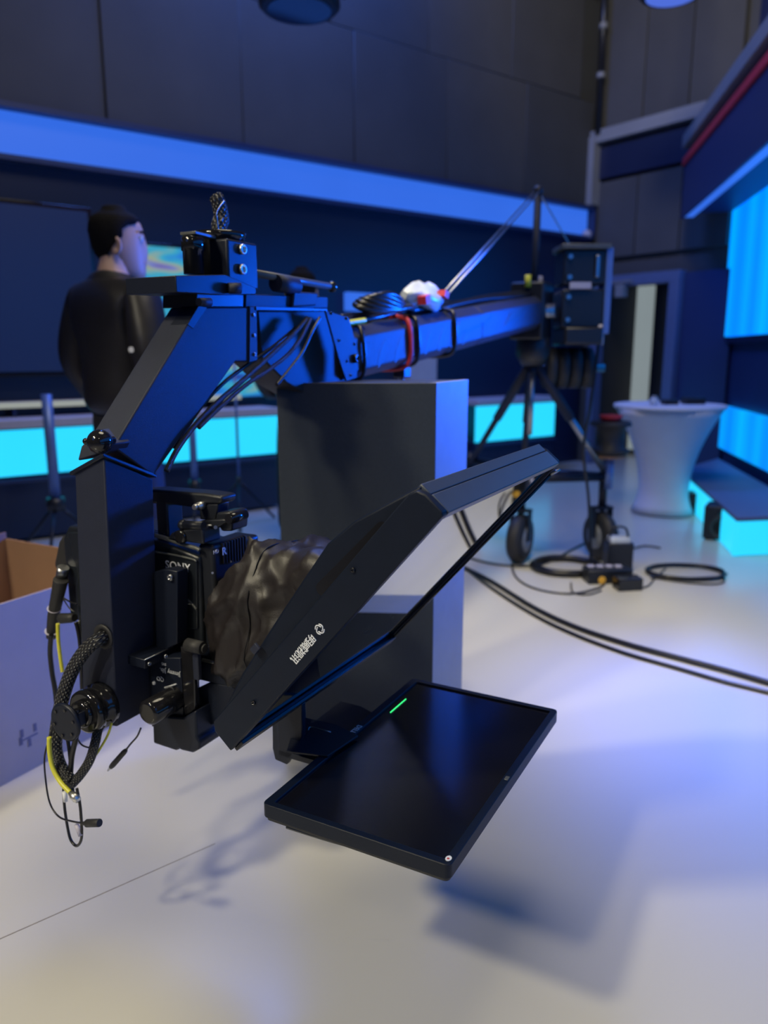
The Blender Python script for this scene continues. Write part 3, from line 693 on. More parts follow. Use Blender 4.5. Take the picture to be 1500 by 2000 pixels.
# battery and strap hanging on the front right leg
bt = thing('battery_box', 'dark box with pale top standing beside the right tripod wheel', 'battery', G(1210, 1115))
q = G(1205, 1112)
MB().box(q+Z*0.075, (0.13, 0, 0), (0, 0.10, 0), (0, 0, 0.15)).build('case', 'plastic', bt, bevel=0.006)
MB().box(q+Z*0.16, (0.10, 0, 0), (0, 0.08, 0), (0, 0, 0.03)).build('lid', 'clear', bt, bevel=0.006)
MB().tube([q+Vector((-0.05, 0, 0.16)), q+Vector((-0.03, 0, 0.22)), q+Vector((0.03, 0, 0.22)), q+Vector((0.05, 0, 0.16))], 0.006).build('handle', 'cable', bt)
pb_ = thing('power_block', 'low black power box with pale socket strip on the floor by the cables', 'power box', G(1190, 1140))
q = G(1185, 1135)
MB().box(q+Z*0.035, (0.22, 0.02, 0), (-0.01, 0.10, 0), (0, 0, 0.07)).build('case', 'plastic', pb_, bevel=0.005)
for k in range(4): MB().box(q+Vector((-0.08+k*0.045, 0.012, 0.073)), (0.032, 0, 0), (0, 0.03, 0), (0, 0, 0.008)).build('socket', 'lilac', pb_, bevel=0.002)
cp = G(1172, 1138); MB().cyl(cp+Vector((0, 0, 0.022)), cp+Vector((0, -0.03, 0.022)), 0.018).build('plug', 'orange', pb_, label='orange round plug')
q = G(1225, 1150); tag(MB().box(q+Z*0.03, (0.12, 0.02, 0), (-0.01, 0.08, 0), (0, 0, 0.06)).build('adapter_box', 'gloss', bevel=0.004), 'small black adapter box in front of the power box', 'adapter')
q = G(1190, 1088)
cn = thing('coiled_drum', 'black and red drum of cable on the dolly in front of the white table', 'cable drum', q+Z*0.32)
dr_ = py(1192, 845, 4.05)
MB().lathe(dr_-Z*0.11, Z, [(0, 0.09), (0.02, 0.11), (0.03, 0.075), (0.14, 0.075), (0.15, 0.11), (0.17, 0.10)], 24).build('drum', 'rubber', cn)
MB().lathe(dr_+Z*0.062, Z, [(0, 0.05), (0.03, 0.06)], 20).build('drum_cap', 'redcloth', cn)
MB().lathe(dr_-Z*0.13, Z, [(0, 0.085), (0.015, 0.09)], 24).build('drum_ring', 'card', cn)
MB().cyl(dr_-Z*0.3, dr_-Z*0.12, 0.028).build('drum_stem', 'blueframe', cn)

# floor cables
def coil(c, rx, ry, n, r, label, z=0.008, seed=0):
    rr = random.Random(seed); pts = []
    for k in range(n*14):
        a = 2*PI*k/14; f = 1+0.05*math.sin(k*0.37)+rr.uniform(-0.02, 0.02)
        pts.append(Vector((c.x+rx*f*math.cos(a), c.y+ry*f*math.sin(a), z+r*0.8*(k//14)+rr.uniform(0, 0.003))))
    return tag(MB().tube(pts, r, n=8, sub=3).build('cable_coil', 'cable'), label, 'cable')
coil(G(1105, 1112), 0.17, 0.15, 4, 0.009, 'thick round coil of black cable in front of the tripod wheel', seed=1)
coil(G(1340, 1122), 0.19, 0.13, 3, 0.007, 'round coil of black cable lying furthest right on the floor', seed=2)
def floor_cable(pts, r, label, m='cable'):
    return tag(MB().tube([G(x, y)+Z*(r+0.001) for x, y in pts], r, n=8).build('floor_cable', m), label, 'cable')
floor_cable([(905, 1112), (960, 1140), (1040, 1190), (1120, 1228), (1220, 1262), (1330, 1292), (1420, 1316), (1520, 1345), (1640, 1380)], 0.0105, 'upper of two thick black cables sweeping across the floor to the right')
floor_cable([(900, 1105), (955, 1148), (1035, 1200), (1115, 1240), (1215, 1278), (1325, 1310), (1415, 1336), (1520, 1362), (1640, 1400)], 0.0075, 'lower of two black cables sweeping across the floor to the right')
floor_cable([(1000, 1090), (1005, 1125), (1040, 1150), (1110, 1162), (1170, 1150), (1185, 1135)], 0.005, 'thin grey cable looping in front of the thick coil')
floor_cable([(1115, 1140), (1120, 1160), (1150, 1163), (1175, 1155)], 0.004, 'short thin cable loop beside the orange plug')
floor_cable([(910, 1090), (960, 1103), (1020, 1108), (1070, 1100), (1150, 1060), (1190, 1062)], 0.006, 'dark cable running along the floor behind the tripod wheel')
floor_cable([(1225, 1150), (1262, 1148), (1280, 1130), (1300, 1112)], 0.004, 'thin cable joining the adapter box to the right coil')
floor_cable([(1230, 1075), (1260, 1068), (1290, 1072)], 0.005, 'short dark cable piece lying left of the floor speaker')
floor_cable([(1400, 1112), (1415, 1135), (1395, 1143), (1340, 1140), (1270, 1130)], 0.004, 'thin cable tail beside the right coil')

# things lying on the arm
def armtop(x, y_, m=-1.155, dz=0.0):
    p = pm(x, y_, m); return Vector((p.x, p.y, arm_c(p.dot(L))+hh+dz))
k = 0
for i, (ofm, r) in enumerate(((-0.03, 0.011), (-0.01, 0.009), (0.02, 0.008), (-0.045, 0.008))):
    pts = [armtop(x, 610, -1.155+ofm+0.01*math.sin(x*0.05+i), r+0.002+0.008*math.sin(x*0.021+i*2)**2) for x in (665, 700, 740, 780, 820, 860, 900, 950, 1010, 1050)]
    tag(MB().tube(pts, r, n=8).build('arm_cable', 'cable'), ['black cable along the top of the crane arm, far side of the bundle', 'black cable in the middle of the bundle on top of the arm', 'black cable nearest the viewer on top of the crane arm', 'outermost far cable lying on top of the crane arm'][i], 'cable')
bag = thing('cable_bundle', 'heap of tied black cables on top of the crane arm', 'cable', armtop(760, 605))
for i in range(6):
    c = armtop(752, 610, -1.14, 0.03+0.006*i); a0 = i*0.9
    pts = [c+L*(0.16*math.cos(a+a0*0.1)*(1-0.05*i))+M*(0.05*math.sin(a))+Z*(0.010*math.sin(2*a+a0)) for a in [2*PI*k/12 for k in range(12)]]
    MB().tube(pts, 0.009, n=8, sub=4, closed=True).build('cable_loop', 'cable', bag)
yl = [armtop(x, 610, -1.10, 0.012) for x in (668, 680, 700, 712)]
tag(MB().tube(yl, 0.008, n=8).build('yellow_cable', 'yellow'), 'short yellow cable piece at the near end of the crane arm top', 'cable')
# plastic bag
b = MB(); c = armtop(826, 600, -1.14, 0.052); rings = []
for k in range(11):
    t = k/10; rr_ = math.sin(PI*min(max(t, 0.03), 0.97))**0.6
    rings.append([c+L*(-0.14+0.28*t)+M*(0.05*rr_*math.cos(a)*(1+0.2*math.sin(3*a+5*t)+0.15*math.sin(8*a-17*t)))+Z*(0.045*rr_*math.sin(a)*(1+0.3*math.sin(4*a+9*t)+0.2*math.sin(7*a+23*t))) for a in [2*PI*j/16 for j in range(16)]])
b.loft(rings); pbg = thing('plastic_bag', 'crumpled pale plastic bag with red print lying on the crane arm', 'bag', c-Z*0.05)
b.build('bag', 'clear', pbg)
b = MB(); b.box(c+L*-0.085+M*0.045-Z*0.012, L*0.035+Z*0.01, M*0.03, Z*0.024-L*0.006); b.box(c+L*0.06+M*0.046+Z*0.012, L*0.03-Z*0.008, M*0.03, Z*0.02+L*0.01); b.build('red_print', 'redcloth', pbg)
# straps round the arm
def strap(x, m_, r, label, name='cable_tie'):
    l = pm(x, 640, -1.08).dot(L); rg = ring(l); c = W(l, -1.155, arm_c(l)); pts = [c+(p-c)*1.06+L*0.012*math.sin(i) for i, p in enumerate(rg)]
    return tag(MB().tube(pts, r, n=8, sub=4, closed=True).build(name, m_), label, 'strap')
strap(797, 'redcloth', 0.008, 'red strap wrapped round the crane arm')
strap(812, 'cable', 0.007, 'black strap wrapped round the arm just right of the red strap')
strap(885, 'cable', 0.008, 'black strap wrapped round the arm behind the plastic bag')
strap(705, 'cable', 0.006, 'black strap at the near end of the crane arm beside the side plate')
# clamp under the arm
cl = thing('arm_clamp', 'small black clamp with knob hanging under the crane arm', 'clamp', pm(785, 730, -1.10))
q = pm(785, 722, -1.12); MB().box(q, L*0.05, M*0.04, Z*0.05).build('jaw', 'plastic', cl, bevel=0.004)
MB().cyl(q-Z*0.02, q-Z*0.055, 0.008).build('screw', 'steel', cl); MB().ball(q-Z*0.055+L*0.02, 0.018, 14).build('knob', 'gloss', cl)

# ================================================================== BROADCAST CAMERA
S0, S1 = 1.085, 1.215
cm = thing('broadcast_camera', 'black shoulder broadcast camera mounted behind the square tube', 'video camera', W(1.15, -1.15, 0.50))
mf = pl(389, 1090, S0).dot(M)
b = MB()
zt3 = pl(389, 1088, S0).z; zl3 = pl(300, 1052, S0).z
b.prism([W(S0, mf, 0.50), W(S0, mf, zt3), W(S0, mf-0.06, zt3+0.012), W(S0, mf-0.2, zl3+0.004), W(S0, mf-0.36, zl3), W(S0, mf-0.38, zl3-0.03), W(S0, mf-0.38, 0.54), W(S0, mf-0.3, 0.50)], L*(S1-S0))
b.build('body', 'body', cm, bevel=0.006, seg=3)
# raised side cover; grey tubes draw the highlights on its top edges
b = MB(); b.prism([pl(386, 1230, S0-0.004), pl(384, 1096, S0-0.004), pl(378, 1092, S0-0.004), pl(340, 1083, S0-0.004), pl(290, 1076, S0-0.004), pl(270, 1076, S0-0.004), pl(270, 1225, S0-0.004)], L*0.012)
b.build('side_cover', 'body', cm, bevel=0.003, seg=3)
b = MB(); b.tube([pl(x, y, S0-0.006) for x, y in ((292, 1076), (320, 1080), (350, 1086), (378, 1093), (383, 1097))], 0.0022, n=8); b.build('cover_edge_highlight', 'grey', cm)
b = MB(); b.tube([pl(x, y, S0-0.003) for x, y in ((292, 1044), (320, 1050), (350, 1061), (384, 1071), (390, 1075))], 0.0042, n=8); b.build('top_edge_highlight', 'grey', cm)
for k in range(4):
    MB().tube([pl(x, y-k*3.2-3, S0+0.004) for x, y in ((292, 1046), (305, 1049), (322, 1055))], 0.0009, n=6).build('groove', 'gloss', cm)
tx = text('SONY', 'maker_name', pl(347, 1107, S0-0.0056), M, Z, 0.0235, 'white', cm, space=1.05, bold=0.0002)
# slab serifs of the lettering
o_ = pl(347, 1110, S0-0.0056); b = MB()
# front unit with cooling ribs
b = MB(); q0 = pm(392, 1088, mf); 
b.lbox(S0+0.008, 1.20, mf-0.01, mf+0.028, 0.53, 0.742); b.build('front_unit', 'plastic', cm, bevel=0.008, seg=3)
fmm = mf+0.028
for k in range(9):
    l = 1.118+k*0.0085
    MB().lbox(l, l+0.004, fmm-0.004, fmm+0.004, 0.700-0.001*k, 0.741).build('cooling_rib', 'plastic', cm, bevel=0.001)
for k in range(8):
    l = 1.122+k*0.0085
    MB().lbox(l, l+0.004, fmm-0.004, fmm+0.003, 0.645, 0.672).build('cooling_rib', 'plastic', cm, bevel=0.001)
b = MB(); b.lbox(1.190, 1.235, mf-0.03, mf+0.03, 0.62, 0.735); b.build('far_side_pod', 'plastic', cm, bevel=0.008, seg=3)
text('HD', 'badge', pm(422, 1078, fmm+0.0045), L, Z, 0.011, 'greyprint', cm)
text('R', 'badge_letter', pm(438, 1077, fmm+0.0045), L, Z, 0.021, 'white', cm, bold=0.0004)
b = MB(); b.lathe(W(1.155, fmm-0.01, 0.60), M, [(0, 0.062), (0.02, 0.062), (0.03, 0.055), (0.11, 0.052)], 32); b.build('lens_mount', 'gloss', cm)
b = MB(); b.cyl(pm(415, 1119, fmm), pm(415, 1119, fmm+0.004), 0.0022); b.cyl(pm(451, 1097, fmm), pm(451, 1097, fmm+0.004), 0.002); b.build('front_buttons', 'chrome', cm)
b = MB(); b.tube([pl(x, y, S0-0.004) for x, y in ((344, 1164), (358, 1167), (372, 1176), (384, 1190))], 0.0028, n=8); b.build('side_cable_guide', 'grey', cm)
b = MB(); b.tube([pl(345, 1179, S0-0.005), pl(375, 1180, S0-0.005)], 0.0008, n=6, sub=1); b.build('panel_line', 'chrome', cm)
text('AUDIO', 'small_print', pl(350, 1169, S0-0.0045), M, Z, 0.0055, 'greyprint', cm)
# handle
b = MB(); b.prism([pl(x, y, 1.11) for x, y in ((262, 958), (300, 956), (350, 960), (400, 964), (432, 969), (434, 980), (428, 985), (402, 984), (398, 993), (372, 991), (340, 987), (300, 984), (262, 983))], L*0.045)
b.build('handle', 'plastic', cm, bevel=0.005, seg=3)
b = MB(); b.lbox(1.11, 1.155, mf-0.13, mf-0.10, 0.73, 0.83); b.build('handle_post', 'plastic', cm, bevel=0.004)
b = MB(); q0, q1 = pl(392, 985, 1.12), pl(424, 1016, 1.12); b.prism([pl(388, 982, 1.115), pl(426, 984, 1.115), pl(420, 1016, 1.115), pl(390, 1015, 1.115)], L*0.035); b.build('front_post', 'plastic', cm, bevel=0.003)
c = pl(387, 989, 1.10); MB().lathe(c-L*0.012, L, [(0, 0.005), (0.006, 0.0065), (0.008, 0.0045), (0.012, 0.0045), (0.013, 0.008), (0.022, 0.008), (0.03, 0.006)], 14).build('thumb_screw', 'chrome', cm)
b = MB(); b.cyl(pl(355, 1025, 1.08), pl(398, 1027, 1.08), 0.0085); b.ball(pl(357, 1025, 1.08), 0.010, 14); b.build('viewfinder_slide', 'plastic', cm)
b = MB(); b.prism([pl(388, 1018, 1.10), pl(440, 1014, 1.10), pl(442, 1020, 1.10), pl(418, 1034, 1.10), pl(396, 1034, 1.10)], L*0.045); b.build('viewfinder_bracket', 'plastic', cm, bevel=0.002)
MB().cyl(pl(398, 1026, 1.095), pl(413, 1026, 1.095), 0.0014, n=8).build('bracket_rod', 'chrome', cm)
MB().cyl(pl(421, 1030, 1.094), pl(421, 1030, 1.085), 0.0035, n=12).build('bracket_screw', 'steel', cm)
b = MB(); b.prism([pl(423, 1001, 1.11), pl(449, 999, 1.11), pl(454, 1010, 1.11), pl(452, 1038, 1.11), pl(432, 1038, 1.11), pl(420, 1012, 1.11)], L*0.05); b.build('viewfinder_clamp', 'plastic', cm, bevel=0.004)
b = MB(); b.lathe(pl(446, 1014, 1.10), L, [(0, 0.009), (0.02, 0.011), (0.05, 0.009)], 16); b.build('clamp_wheel', 'gloss', cm)
b = MB(); b.prism([pl(x, y, 1.075) for x, y in ((325, 1053), (333, 1042), (345, 1036), (395, 1030), (398, 1064), (370, 1060))], L*0.05); b.build('viewfinder_base', 'plastic', cm, bevel=0.004)
b = MB(); b.lathe(pl(354, 1048, 1.075)-L*0.006, L, [(0, 0.008), (0, 0.013), (0.01, 0.014)], 20); b.build('base_dial', 'gloss', cm)
# rear: battery and connectors seen left of the tube
b = MB(); b.prism([pl(x, y, 1.08) for x, y in ((129, 1040), (165, 1038), (170, 1236), (152, 1222), (146, 1150), (150, 1122))], L*0.10); b.build('battery_pack', 'body', cm, bevel=0.005)
b = MB(); b.prism([pl(x, y, 1.09) for x, y in ((122, 1046), (146, 1038), (162, 1048), (154, 1112), (138, 1124), (108, 1112), (105, 1102), (114, 1058))], L*0.05); b.build('rear_connector', 'rubber', cm, bevel=0.006)
# front support post beside the side cover
b = MB(); b.prism([pl(x, y, 1.045) for x, y in ((300, 1117), (328, 1112), (346, 1116), (346, 1258), (314, 1274), (304, 1272))], L*0.03); vp_ = b.build('support_post', 'powder2', cm, bevel=0.002)
bolt(pl(335, 1127, 1.045)+L*-0.001, -L, 0.0068, vp_)

# quick release bracket with the printed plate
qd = thing('quick_release_bracket', 'black quick-release camera bracket with upside-down printed plate', 'bracket', W(1.05, -1.07, 0.32))
b = MB(); b.prism([pl(x, y, 1.03) for x, y in ((293, 1284), (352, 1285), (358, 1398), (352, 1412), (296, 1420))], L*0.05); b.build('printed_plate', 'powder2', qd, bevel=0.002)
b = MB(); b.prism([pl(x, y, 1.028) for x, y in ((352, 1262), (378, 1262), (381, 1386), (360, 1400))], L*0.010); b.build('rail', 'gloss', qd, bevel=0.002)
b = MB(); b.prism([pl(x, y, 1.02) for x, y in ((297, 1398), (358, 1402), (382, 1388), (384, 1440), (390, 1450), (389, 1464), (376, 1471), (354, 1466), (350, 1463), (344, 1467), (299, 1452))], L*0.07); b.build('lower_block', 'powder2', qd, bevel=0.004)
b = MB(); b.prism([pl(247, 1279, 0.985), pl(283, 1289, 0.985), pl(283, 1307, 0.985), pl(249, 1297, 0.985)], L*0.13); qb = b.build('cross_bar', 'powder2', qd, bevel=0.0015)
MB().tube([pl(282, 1289, 0.984), pl(282, 1289, 0.984)+L*0.075], 0.0011, n=6, sub=1).build('worn_edge', 'chrome', qb)
for q in ((289, 1296), (321, 1281)): bolt(pl(*q, 0.99)+M*0.002, M, 0.004, qb)
b = MB(); b.cyl(pl(366, 1259, 1.02), pl(397, 1266, 1.02), 0.0125); b.cyl(pl(398, 1266, 1.02), pl(401, 1267, 1.02), 0.008); b.build('lever_head', 'rubber', qd)
b = MB(); b.box((pl(385, 1272, 1.03)+pl(385, 1325, 1.03))/2, M*0.014, L*0.01, Z*0.058); b.build('lever_arm', 'powder', qd, bevel=0.002)
kc = pl(286, 1394, 0.955)
MB().lathe(kc, L, [(0, 0.018), (0.006, 0.0245), (0.10, 0.0245), (0.105, 0.02)], 30).build('round_grip', 'gloss', qd)
for s, x, y, sz_, mm in (('Jimmy Jib.', 340, 1313, 0.0135, 'greyprint'), ('QD', 313, 1326, 0.0125, 'greyprint'), ('SVS', 320, 1297, 0.008, 'greyprint')):
    text(s, 'printed_text', pl(x-8 if s[0] == 'J' else x, y, 1.029), -M, -Z, sz_, mm, qd)
b = MB(); b.tube([pl(322, 1343, 1.0292), pl(345, 1336, 1.0292)], 0.0018, n=6, sub=1); b.ball(pl(301, 1334, 1.029), 0.004, 8); b.build('worn_print', 'greyprint', qd)

# camera base plate and lens support carrying the prompter
bp_ = thing('camera_base_plate', 'black base plate under the camera joining it to the prompter', 'mounting plate', W(1.15, -0.95, 0.42))
b = MB(); b.prism([pl(x, y, 1.06) for x, y in ((382, 1262), (430, 1262), (500, 1335), (486, 1352), (409, 1333), (378, 1326))], L*0.012); b.build('upper_plate', 'powder2', bp_, bevel=0.003)
b = MB(); b.prism([pl(x, y, 1.06) for x, y in ((380, 1347), (409, 1333), (486, 1346), (470, 1375), (436, 1402), (424, 1414), (392, 1420), (384, 1432), (380, 1400))], L*0.012); b.build('lower_plate', 'powder2', bp_, bevel=0.003)
MB().cyl(pl(396, 1289, 1.055), pl(446, 1299, 1.055), 0.0035).build('support_rod', 'chrome', bp_)

# tilt motor with hand wheel on the tube's left face
tm = thing('tilt_motor', 'round black tilt motor with slotted end bolted to the tube foot', 'motor', pl(185, 1385, 0.90))
mc = pl(203, 1373, 0.948)
MB().lathe(mc-L*0.048, L, [(0, 0.036), (0.003, 0.041), (0.012, 0.0425), (0.014, 0.040), (0.030, 0.040), (0.032, 0.0435), (0.047, 0.0435)], 40).build('motor_case', 'gloss', tm)
MB().lathe(mc-L*0.058, L, [(0, 0.020), (0.002, 0.026), (0.014, 0.026)], 28).build('inner_ring', 'gloss', tm)
MB().box(mc-L*0.062+M*0.006, M*0.020, Z*0.026, L*0.02).build('key_block', 'powder2', tm, bevel=0.002)
b = MB(); b.lathe(mc-L*0.092, L, [(0, 0.032), (0.002, 0.036), (0.007, 0.036), (0.009, 0.032)], 36); fl_ = b.build('end_flange', 'powder2', tm)
MB().lathe(mc-L*0.084, L, [(0, 0.014), (0.03, 0.014)], 20).build('shaft', 'gloss', tm)
for k in range(6):
    a = 2*PI*k/6+0.3; q = mc-L*0.0925+(M*math.cos(a)+Z*math.sin(a))*0.026; MB().lathe(q, -L, [(0, 0.003), (0.0015, 0.003)], 12).build('flange_hole', 'gloss', fl_)
# cable grommet
gp = pl(203, 1243, 0.949); MB().lathe(gp, -L, [(0, 0.024), (0.003, 0.024), (0.003, 0.014), (0.0, 0.013)], 28).build('grommet', 'rubber', crane)

# ================================================================== TELEPROMPTER
TPB = pl(450, 1467, 0.886); TPT = pl(868, 1005, 0.886)
T0 = Vector(TPB); TD = (TPT-TPB).normalized(); TN = L.cross(TD)
if TN.dot(Z) < 0: TN = -TN                       # TN points to the camera side (up and back)
TL = (TPT-TPB).length
l0_, l1_ = 0.0, 0.548
def tq(l, t, n): return T0+L*l+TD*t+TN*n
th = (pl(805, 955, 0.886)-TPT).length*0.98
print('TL', TL, 'th', th)
tpr = thing('teleprompter', 'large black tilted teleprompter frame with mirror glass and white logo', 'teleprompter', W(1.15, -0.75, 0.45))
def tbox(l0, l1, t0, t1, n0, n1): 
    b = MB(); return b.box(tq((l0+l1)/2, (t0+t1)/2, (n0+n1)/2), L*(l1-l0), TD*(t1-t0), TN*(n1-n0))
r_ = 0.018
def side_profile(l, lw):
    pts = [(0, 0), (0.0, 0.0)]
    pr_ = [(0.0, 0.0), (TL-0.004, 0.0), (TL, 0.004), (TL, th-r_), (TL-r_*0.3, th-r_*0.3), (TL-r_, th), (0.012, th), (0.0, th-0.012)]
    b = MB(); b.prism([tq(l, t, n) for t, n in pr_], L*lw); return b
side_profile(0.0, 0.016).build('side_panel', 'bezel', tpr, bevel=0.002, seg=3)
side_profile(l1_-0.012, 0.012).build('side_panel', 'bezel', tpr, bevel=0.002, seg=3)
tbox(0.016, l1_-0.012, TL-0.014, TL, 0.0, th*0.62).build('top_panel', 'lit_top', tpr, bevel=0.0015)
tbox(0.016, l1_-0.012, TL-0.014, TL-0.001, th*0.645, th).build('top_panel', 'lit_top', tpr, bevel=0.0015)
tbox(0.016, l1_-0.012, 0.0, 0.014, 0.0, th).build('bottom_panel', 'powder', tpr, bevel=0.0015)
tbox(0.010, l1_, 0.000, 0.022, -0.006, 0.0).build('glass_retainer', 'plastic', tpr, bevel=0.001)
b = MB(); b.quad_hull([tq(0.016, 0.014, 0.004), tq(l1_-0.02, 0.014, 0.004), tq(l1_-0.02, 0.014, 0.007), tq(0.016, 0.014, 0.007), tq(0.016, TL-0.014, 0.004), tq(l1_-0.012, TL-0.014, 0.004), tq(l1_-0.012, TL-0.014, 0.007), tq(0.016, TL-0.014, 0.007)])
b.build('mirror_glass', 'glass', tpr)
MB().tube([tq(l1_-0.006, 0.02, -0.002), tq(l1_-0.002, TL-0.03, -0.002)], 0.0032, n=8, sub=1).build('glass_edge', 'gloss', tpr)
MB().tube([tq(l1_-0.006, TL-0.03, -0.002), tq(l1_+0.002, TL-0.012, -0.008)], 0.003, n=8, sub=1).build('edge_clip', 'steel', tpr)
# hood shell behind the frame
hp = [(TL-0.002, th-0.002), (TL*0.80, th+0.037), (TL*0.70, th+0.046), (TL*0.46, th+0.034), (TL*0.2, th+0.018), (0.02, th), (0.02, th-0.01), (TL-0.01, th-0.01)]
b = MB(); b.prism([tq(0.012, t, n) for t, n in hp], L*(l1_-0.024)); b.build('hood_shell', 'bezel', tpr, bevel=0.004, seg=3)
# finger slot on the shell's side
s_c0 = (TL*0.845, th-0.002); s_c1 = (TL*0.60, th+0.008); b = MB(); pts = []
dt, dn_ = s_c0[0]-s_c1[0], s_c0[1]-s_c1[1]; ln_ = math.hypot(dt, dn_); ux, uy = dt/ln_, dn_/ln_
for i in range(20):
    a = 2*PI*i/20; u = math.cos(a); v = math.sin(a)
    ct_ = (s_c0 if u > 0 else s_c1); pts.append((ct_[0]+ux*u*0.011-uy*v*0.011, ct_[1]+uy*u*0.011+ux*v*0.011))
b.prism([tq(0.0115, t, max(n, th+0.0005)) for t, n in pts], -L*0.001); b.build('finger_slot', 'gloss', tpr)
for q in ((690, 1113), (496, 1372)): bolt(pl(*q, 0.886), -L, 0.0038, tpr, 'gloss', 'screw')
MB().box(pl(497, 1268, 0.886)+L*0.002, TD*0.016, TN*0.012, L*0.005).build('side_catch', 'powder', tpr, bevel=0.001)
# logo and lettering: reading direction runs down the panel
xr = (pl(570, 1300, 0.886)-pl(632, 1225, 0.886)).normalized(); yr = TN*-1
yr = (yr-xr*yr.dot(xr)).normalized()
fac = -L
if xr.cross(yr).dot(-L) < 0: yr = -yr
c_txt = pl(591, 1267, 0.8855)
text('明威视讯', 'logo_lettering', c_txt, xr, yr, 0.0162, 'white', tpr, bold=0.00016, space=0.85)
lc = pl(624.5, 1229, 0.8855); 
for k in range(4):                                # four interlocked rounded hooks
    a = k*PI/2+0.5; X = xr*math.cos(a)+yr*math.sin(a); Y = -xr*math.sin(a)+yr*math.cos(a); R_ = 0.0078
    pts = [lc+X*(R_*p)+Y*(R_*q) for p, q in ((-0.35, 0.92), (0.15, 0.95), (0.52, 0.70), (0.60, 0.25), (0.52, -0.2))]
    MB().tube(pts, 0.0010, n=6, sub=5).build('logo_hook', 'white', tpr)

# cloth hood between camera and prompter
b = MB(); rings = []
prof = [(-0.972, 1.150, 0.575, 0.055, 0.065), (-0.966, 1.150, 0.575, 0.075, 0.082), (-0.945, 1.148, 0.580, 0.092, 0.096), (-0.915, 1.145, 0.590, 0.108, 0.116), (-0.88, 1.145, 0.606, 0.118, 0.142), (-0.85, 1.150, 0.612, 0.120, 0.150),
        (-0.81, 1.155, 0.620, 0.114, 0.138), (-0.77, 1.16, 0.635, 0.120, 0.122), (-0.72, 1.16, 0.650, 0.128, 0.110), (-0.655, 1.16, 0.675, 0.135, 0.085)]
NJ = 72
def interp(t):
    x = t*(len(prof)-1); i = min(int(x), len(prof)-2); f = x-i; f = f*f*(3-2*f)*0.5+f*0.5
    return [prof[i][k]*(1-f)+prof[i+1][k]*f for k in range(5)]
for k in range(46):
    m_, lc_, zc_, rl_, rz_ = interp(k/45)
    rg = []
    for j in range(NJ):
        a = 2*PI*j/NJ; ca, sa = math.cos(a), math.sin(a)
        e = 2.6; s_ = (abs(ca)**e+abs(sa)**e)**(-1/e)
        u_ = 4.2*a/PI + m_*9 + 0.8*noise.noise(Vector((m_*7, ca, sa)))
        rid = 1-abs(2*(u_-math.floor(u_))-1)
        amp = 0.5+0.5*noise.noise(Vector((ca*2, sa*2, m_*5)))
        r1_ = max(0, 1-2.6*abs(noise.noise(Vector((m_*10+5, ca*1.5+sa, sa*1.5-m_*6)))))
        r2_ = max(0, 1-3.0*abs(noise.noise(Vector((m_*20-3, ca*2.2+m_*8, sa*2.6)))))
        nz = noise.noise(Vector((m_*8, ca*1.2+3, sa*1.2)))*0.022 + (rid**3)*0.006*amp + r1_**2*0.016 + r2_**2*0.007 - 0.010
        fo_ = 0.0
        rg.append(W(lc_+(rl_+nz+fo_)*ca*s_, m_, zc_+(rz_+nz+fo_*0.5)*sa*s_))
    rings.append(rg)
b.loft(rings); hood = b.build('cloth_hood', 'cloth')
tag(hood, 'brown-black nylon cloth hood wrapped round the lens behind the prompter', 'cloth cover')
MB().tube([rings[27][j]+(rings[27][j]-W(1.155, -0.79, 0.63)).normalized()*0.001 for j in range(0, NJ, 4)], 0.0012, n=6, sub=3, closed=True).build('seam', 'cable', hood)
MB().tube([rings[1][j] for j in range(0, NJ, 6)], 0.0035, n=6, sub=3, closed=True).build('elastic_cuff', 'rubber', hood)

# ================================================================== MONITOR
mz = pz(506, 1568, 0.393)
ZT = 0.393
q = [pz(808, 1325, ZT), pz(1088, 1385, ZT), pz(883, 1692, ZT), pz(506, 1568, ZT)]
lM0 = (q[2].dot(L)+q[3].dot(L))/2; lM1 = (q[0].dot(L)+q[1].dot(L))/2; mM0 = (q[0].dot(M)+q[3].dot(M))/2; mM1 = (q[1].dot(M)+q[2].dot(M))/2
mo = thing('flat_monitor', 'black flat computer monitor lying face up under the prompter', 'monitor', W((lM0+lM1)/2, (mM0+mM1)/2, ZT-0.055))
def rrect(l0, l1, m0, m1, r, z, n=5):
    pts = []
    for (cl_, cm_, a0) in ((l1-r, m1-r, 0), (l0+r, m1-r, PI/2), (l0+r, m0+r, PI), (l1-r, m0+r, 3*PI/2)):
        for i in range(n+1):
            a = a0+PI/2*i/n; pts.append(W(cl_+r*math.cos(a), cm_+r*math.sin(a), z))
    return pts
def frame_loop(o, i, z0, z1):
    b = MB(); O0 = [b.bm.verts.new(p) for p in rrect(*o, z0)]; O1 = [b.bm.verts.new(p) for p in rrect(*o, z1)]
    I1 = [b.bm.verts.new(p) for p in rrect(*i, z1)]; I0 = [b.bm.verts.new(p) for p in rrect(*i, z0)]
    n = len(O0)
    for k in range(n):
        k2 = (k+1) % n
        for A_, B_ in ((O0, O1), (O1, I1), (I1, I0), (I0, O0)): b.bm.faces.new((A_[k], A_[k2], B_[k2], B_[k]))
    return b
frame_loop((lM0, lM1, mM0, mM1, 0.010), (lM0+0.013, lM1-0.013, mM0+0.017, mM1-0.013, 0.003), ZT-0.024, ZT).build('bezel', 'bezel', mo, bevel=0.0015)
MT['panel'] = mat('lcd_panel', (0.006, 0.006, 0.009), 0.16, 0, 0.4, 8, 0, 1, 0.6)
MB().lbox(lM0+0.012, lM1-0.012, mM0+0.016, mM1-0.012, ZT-0.010, ZT-0.004).build('screen', 'panel', mo)
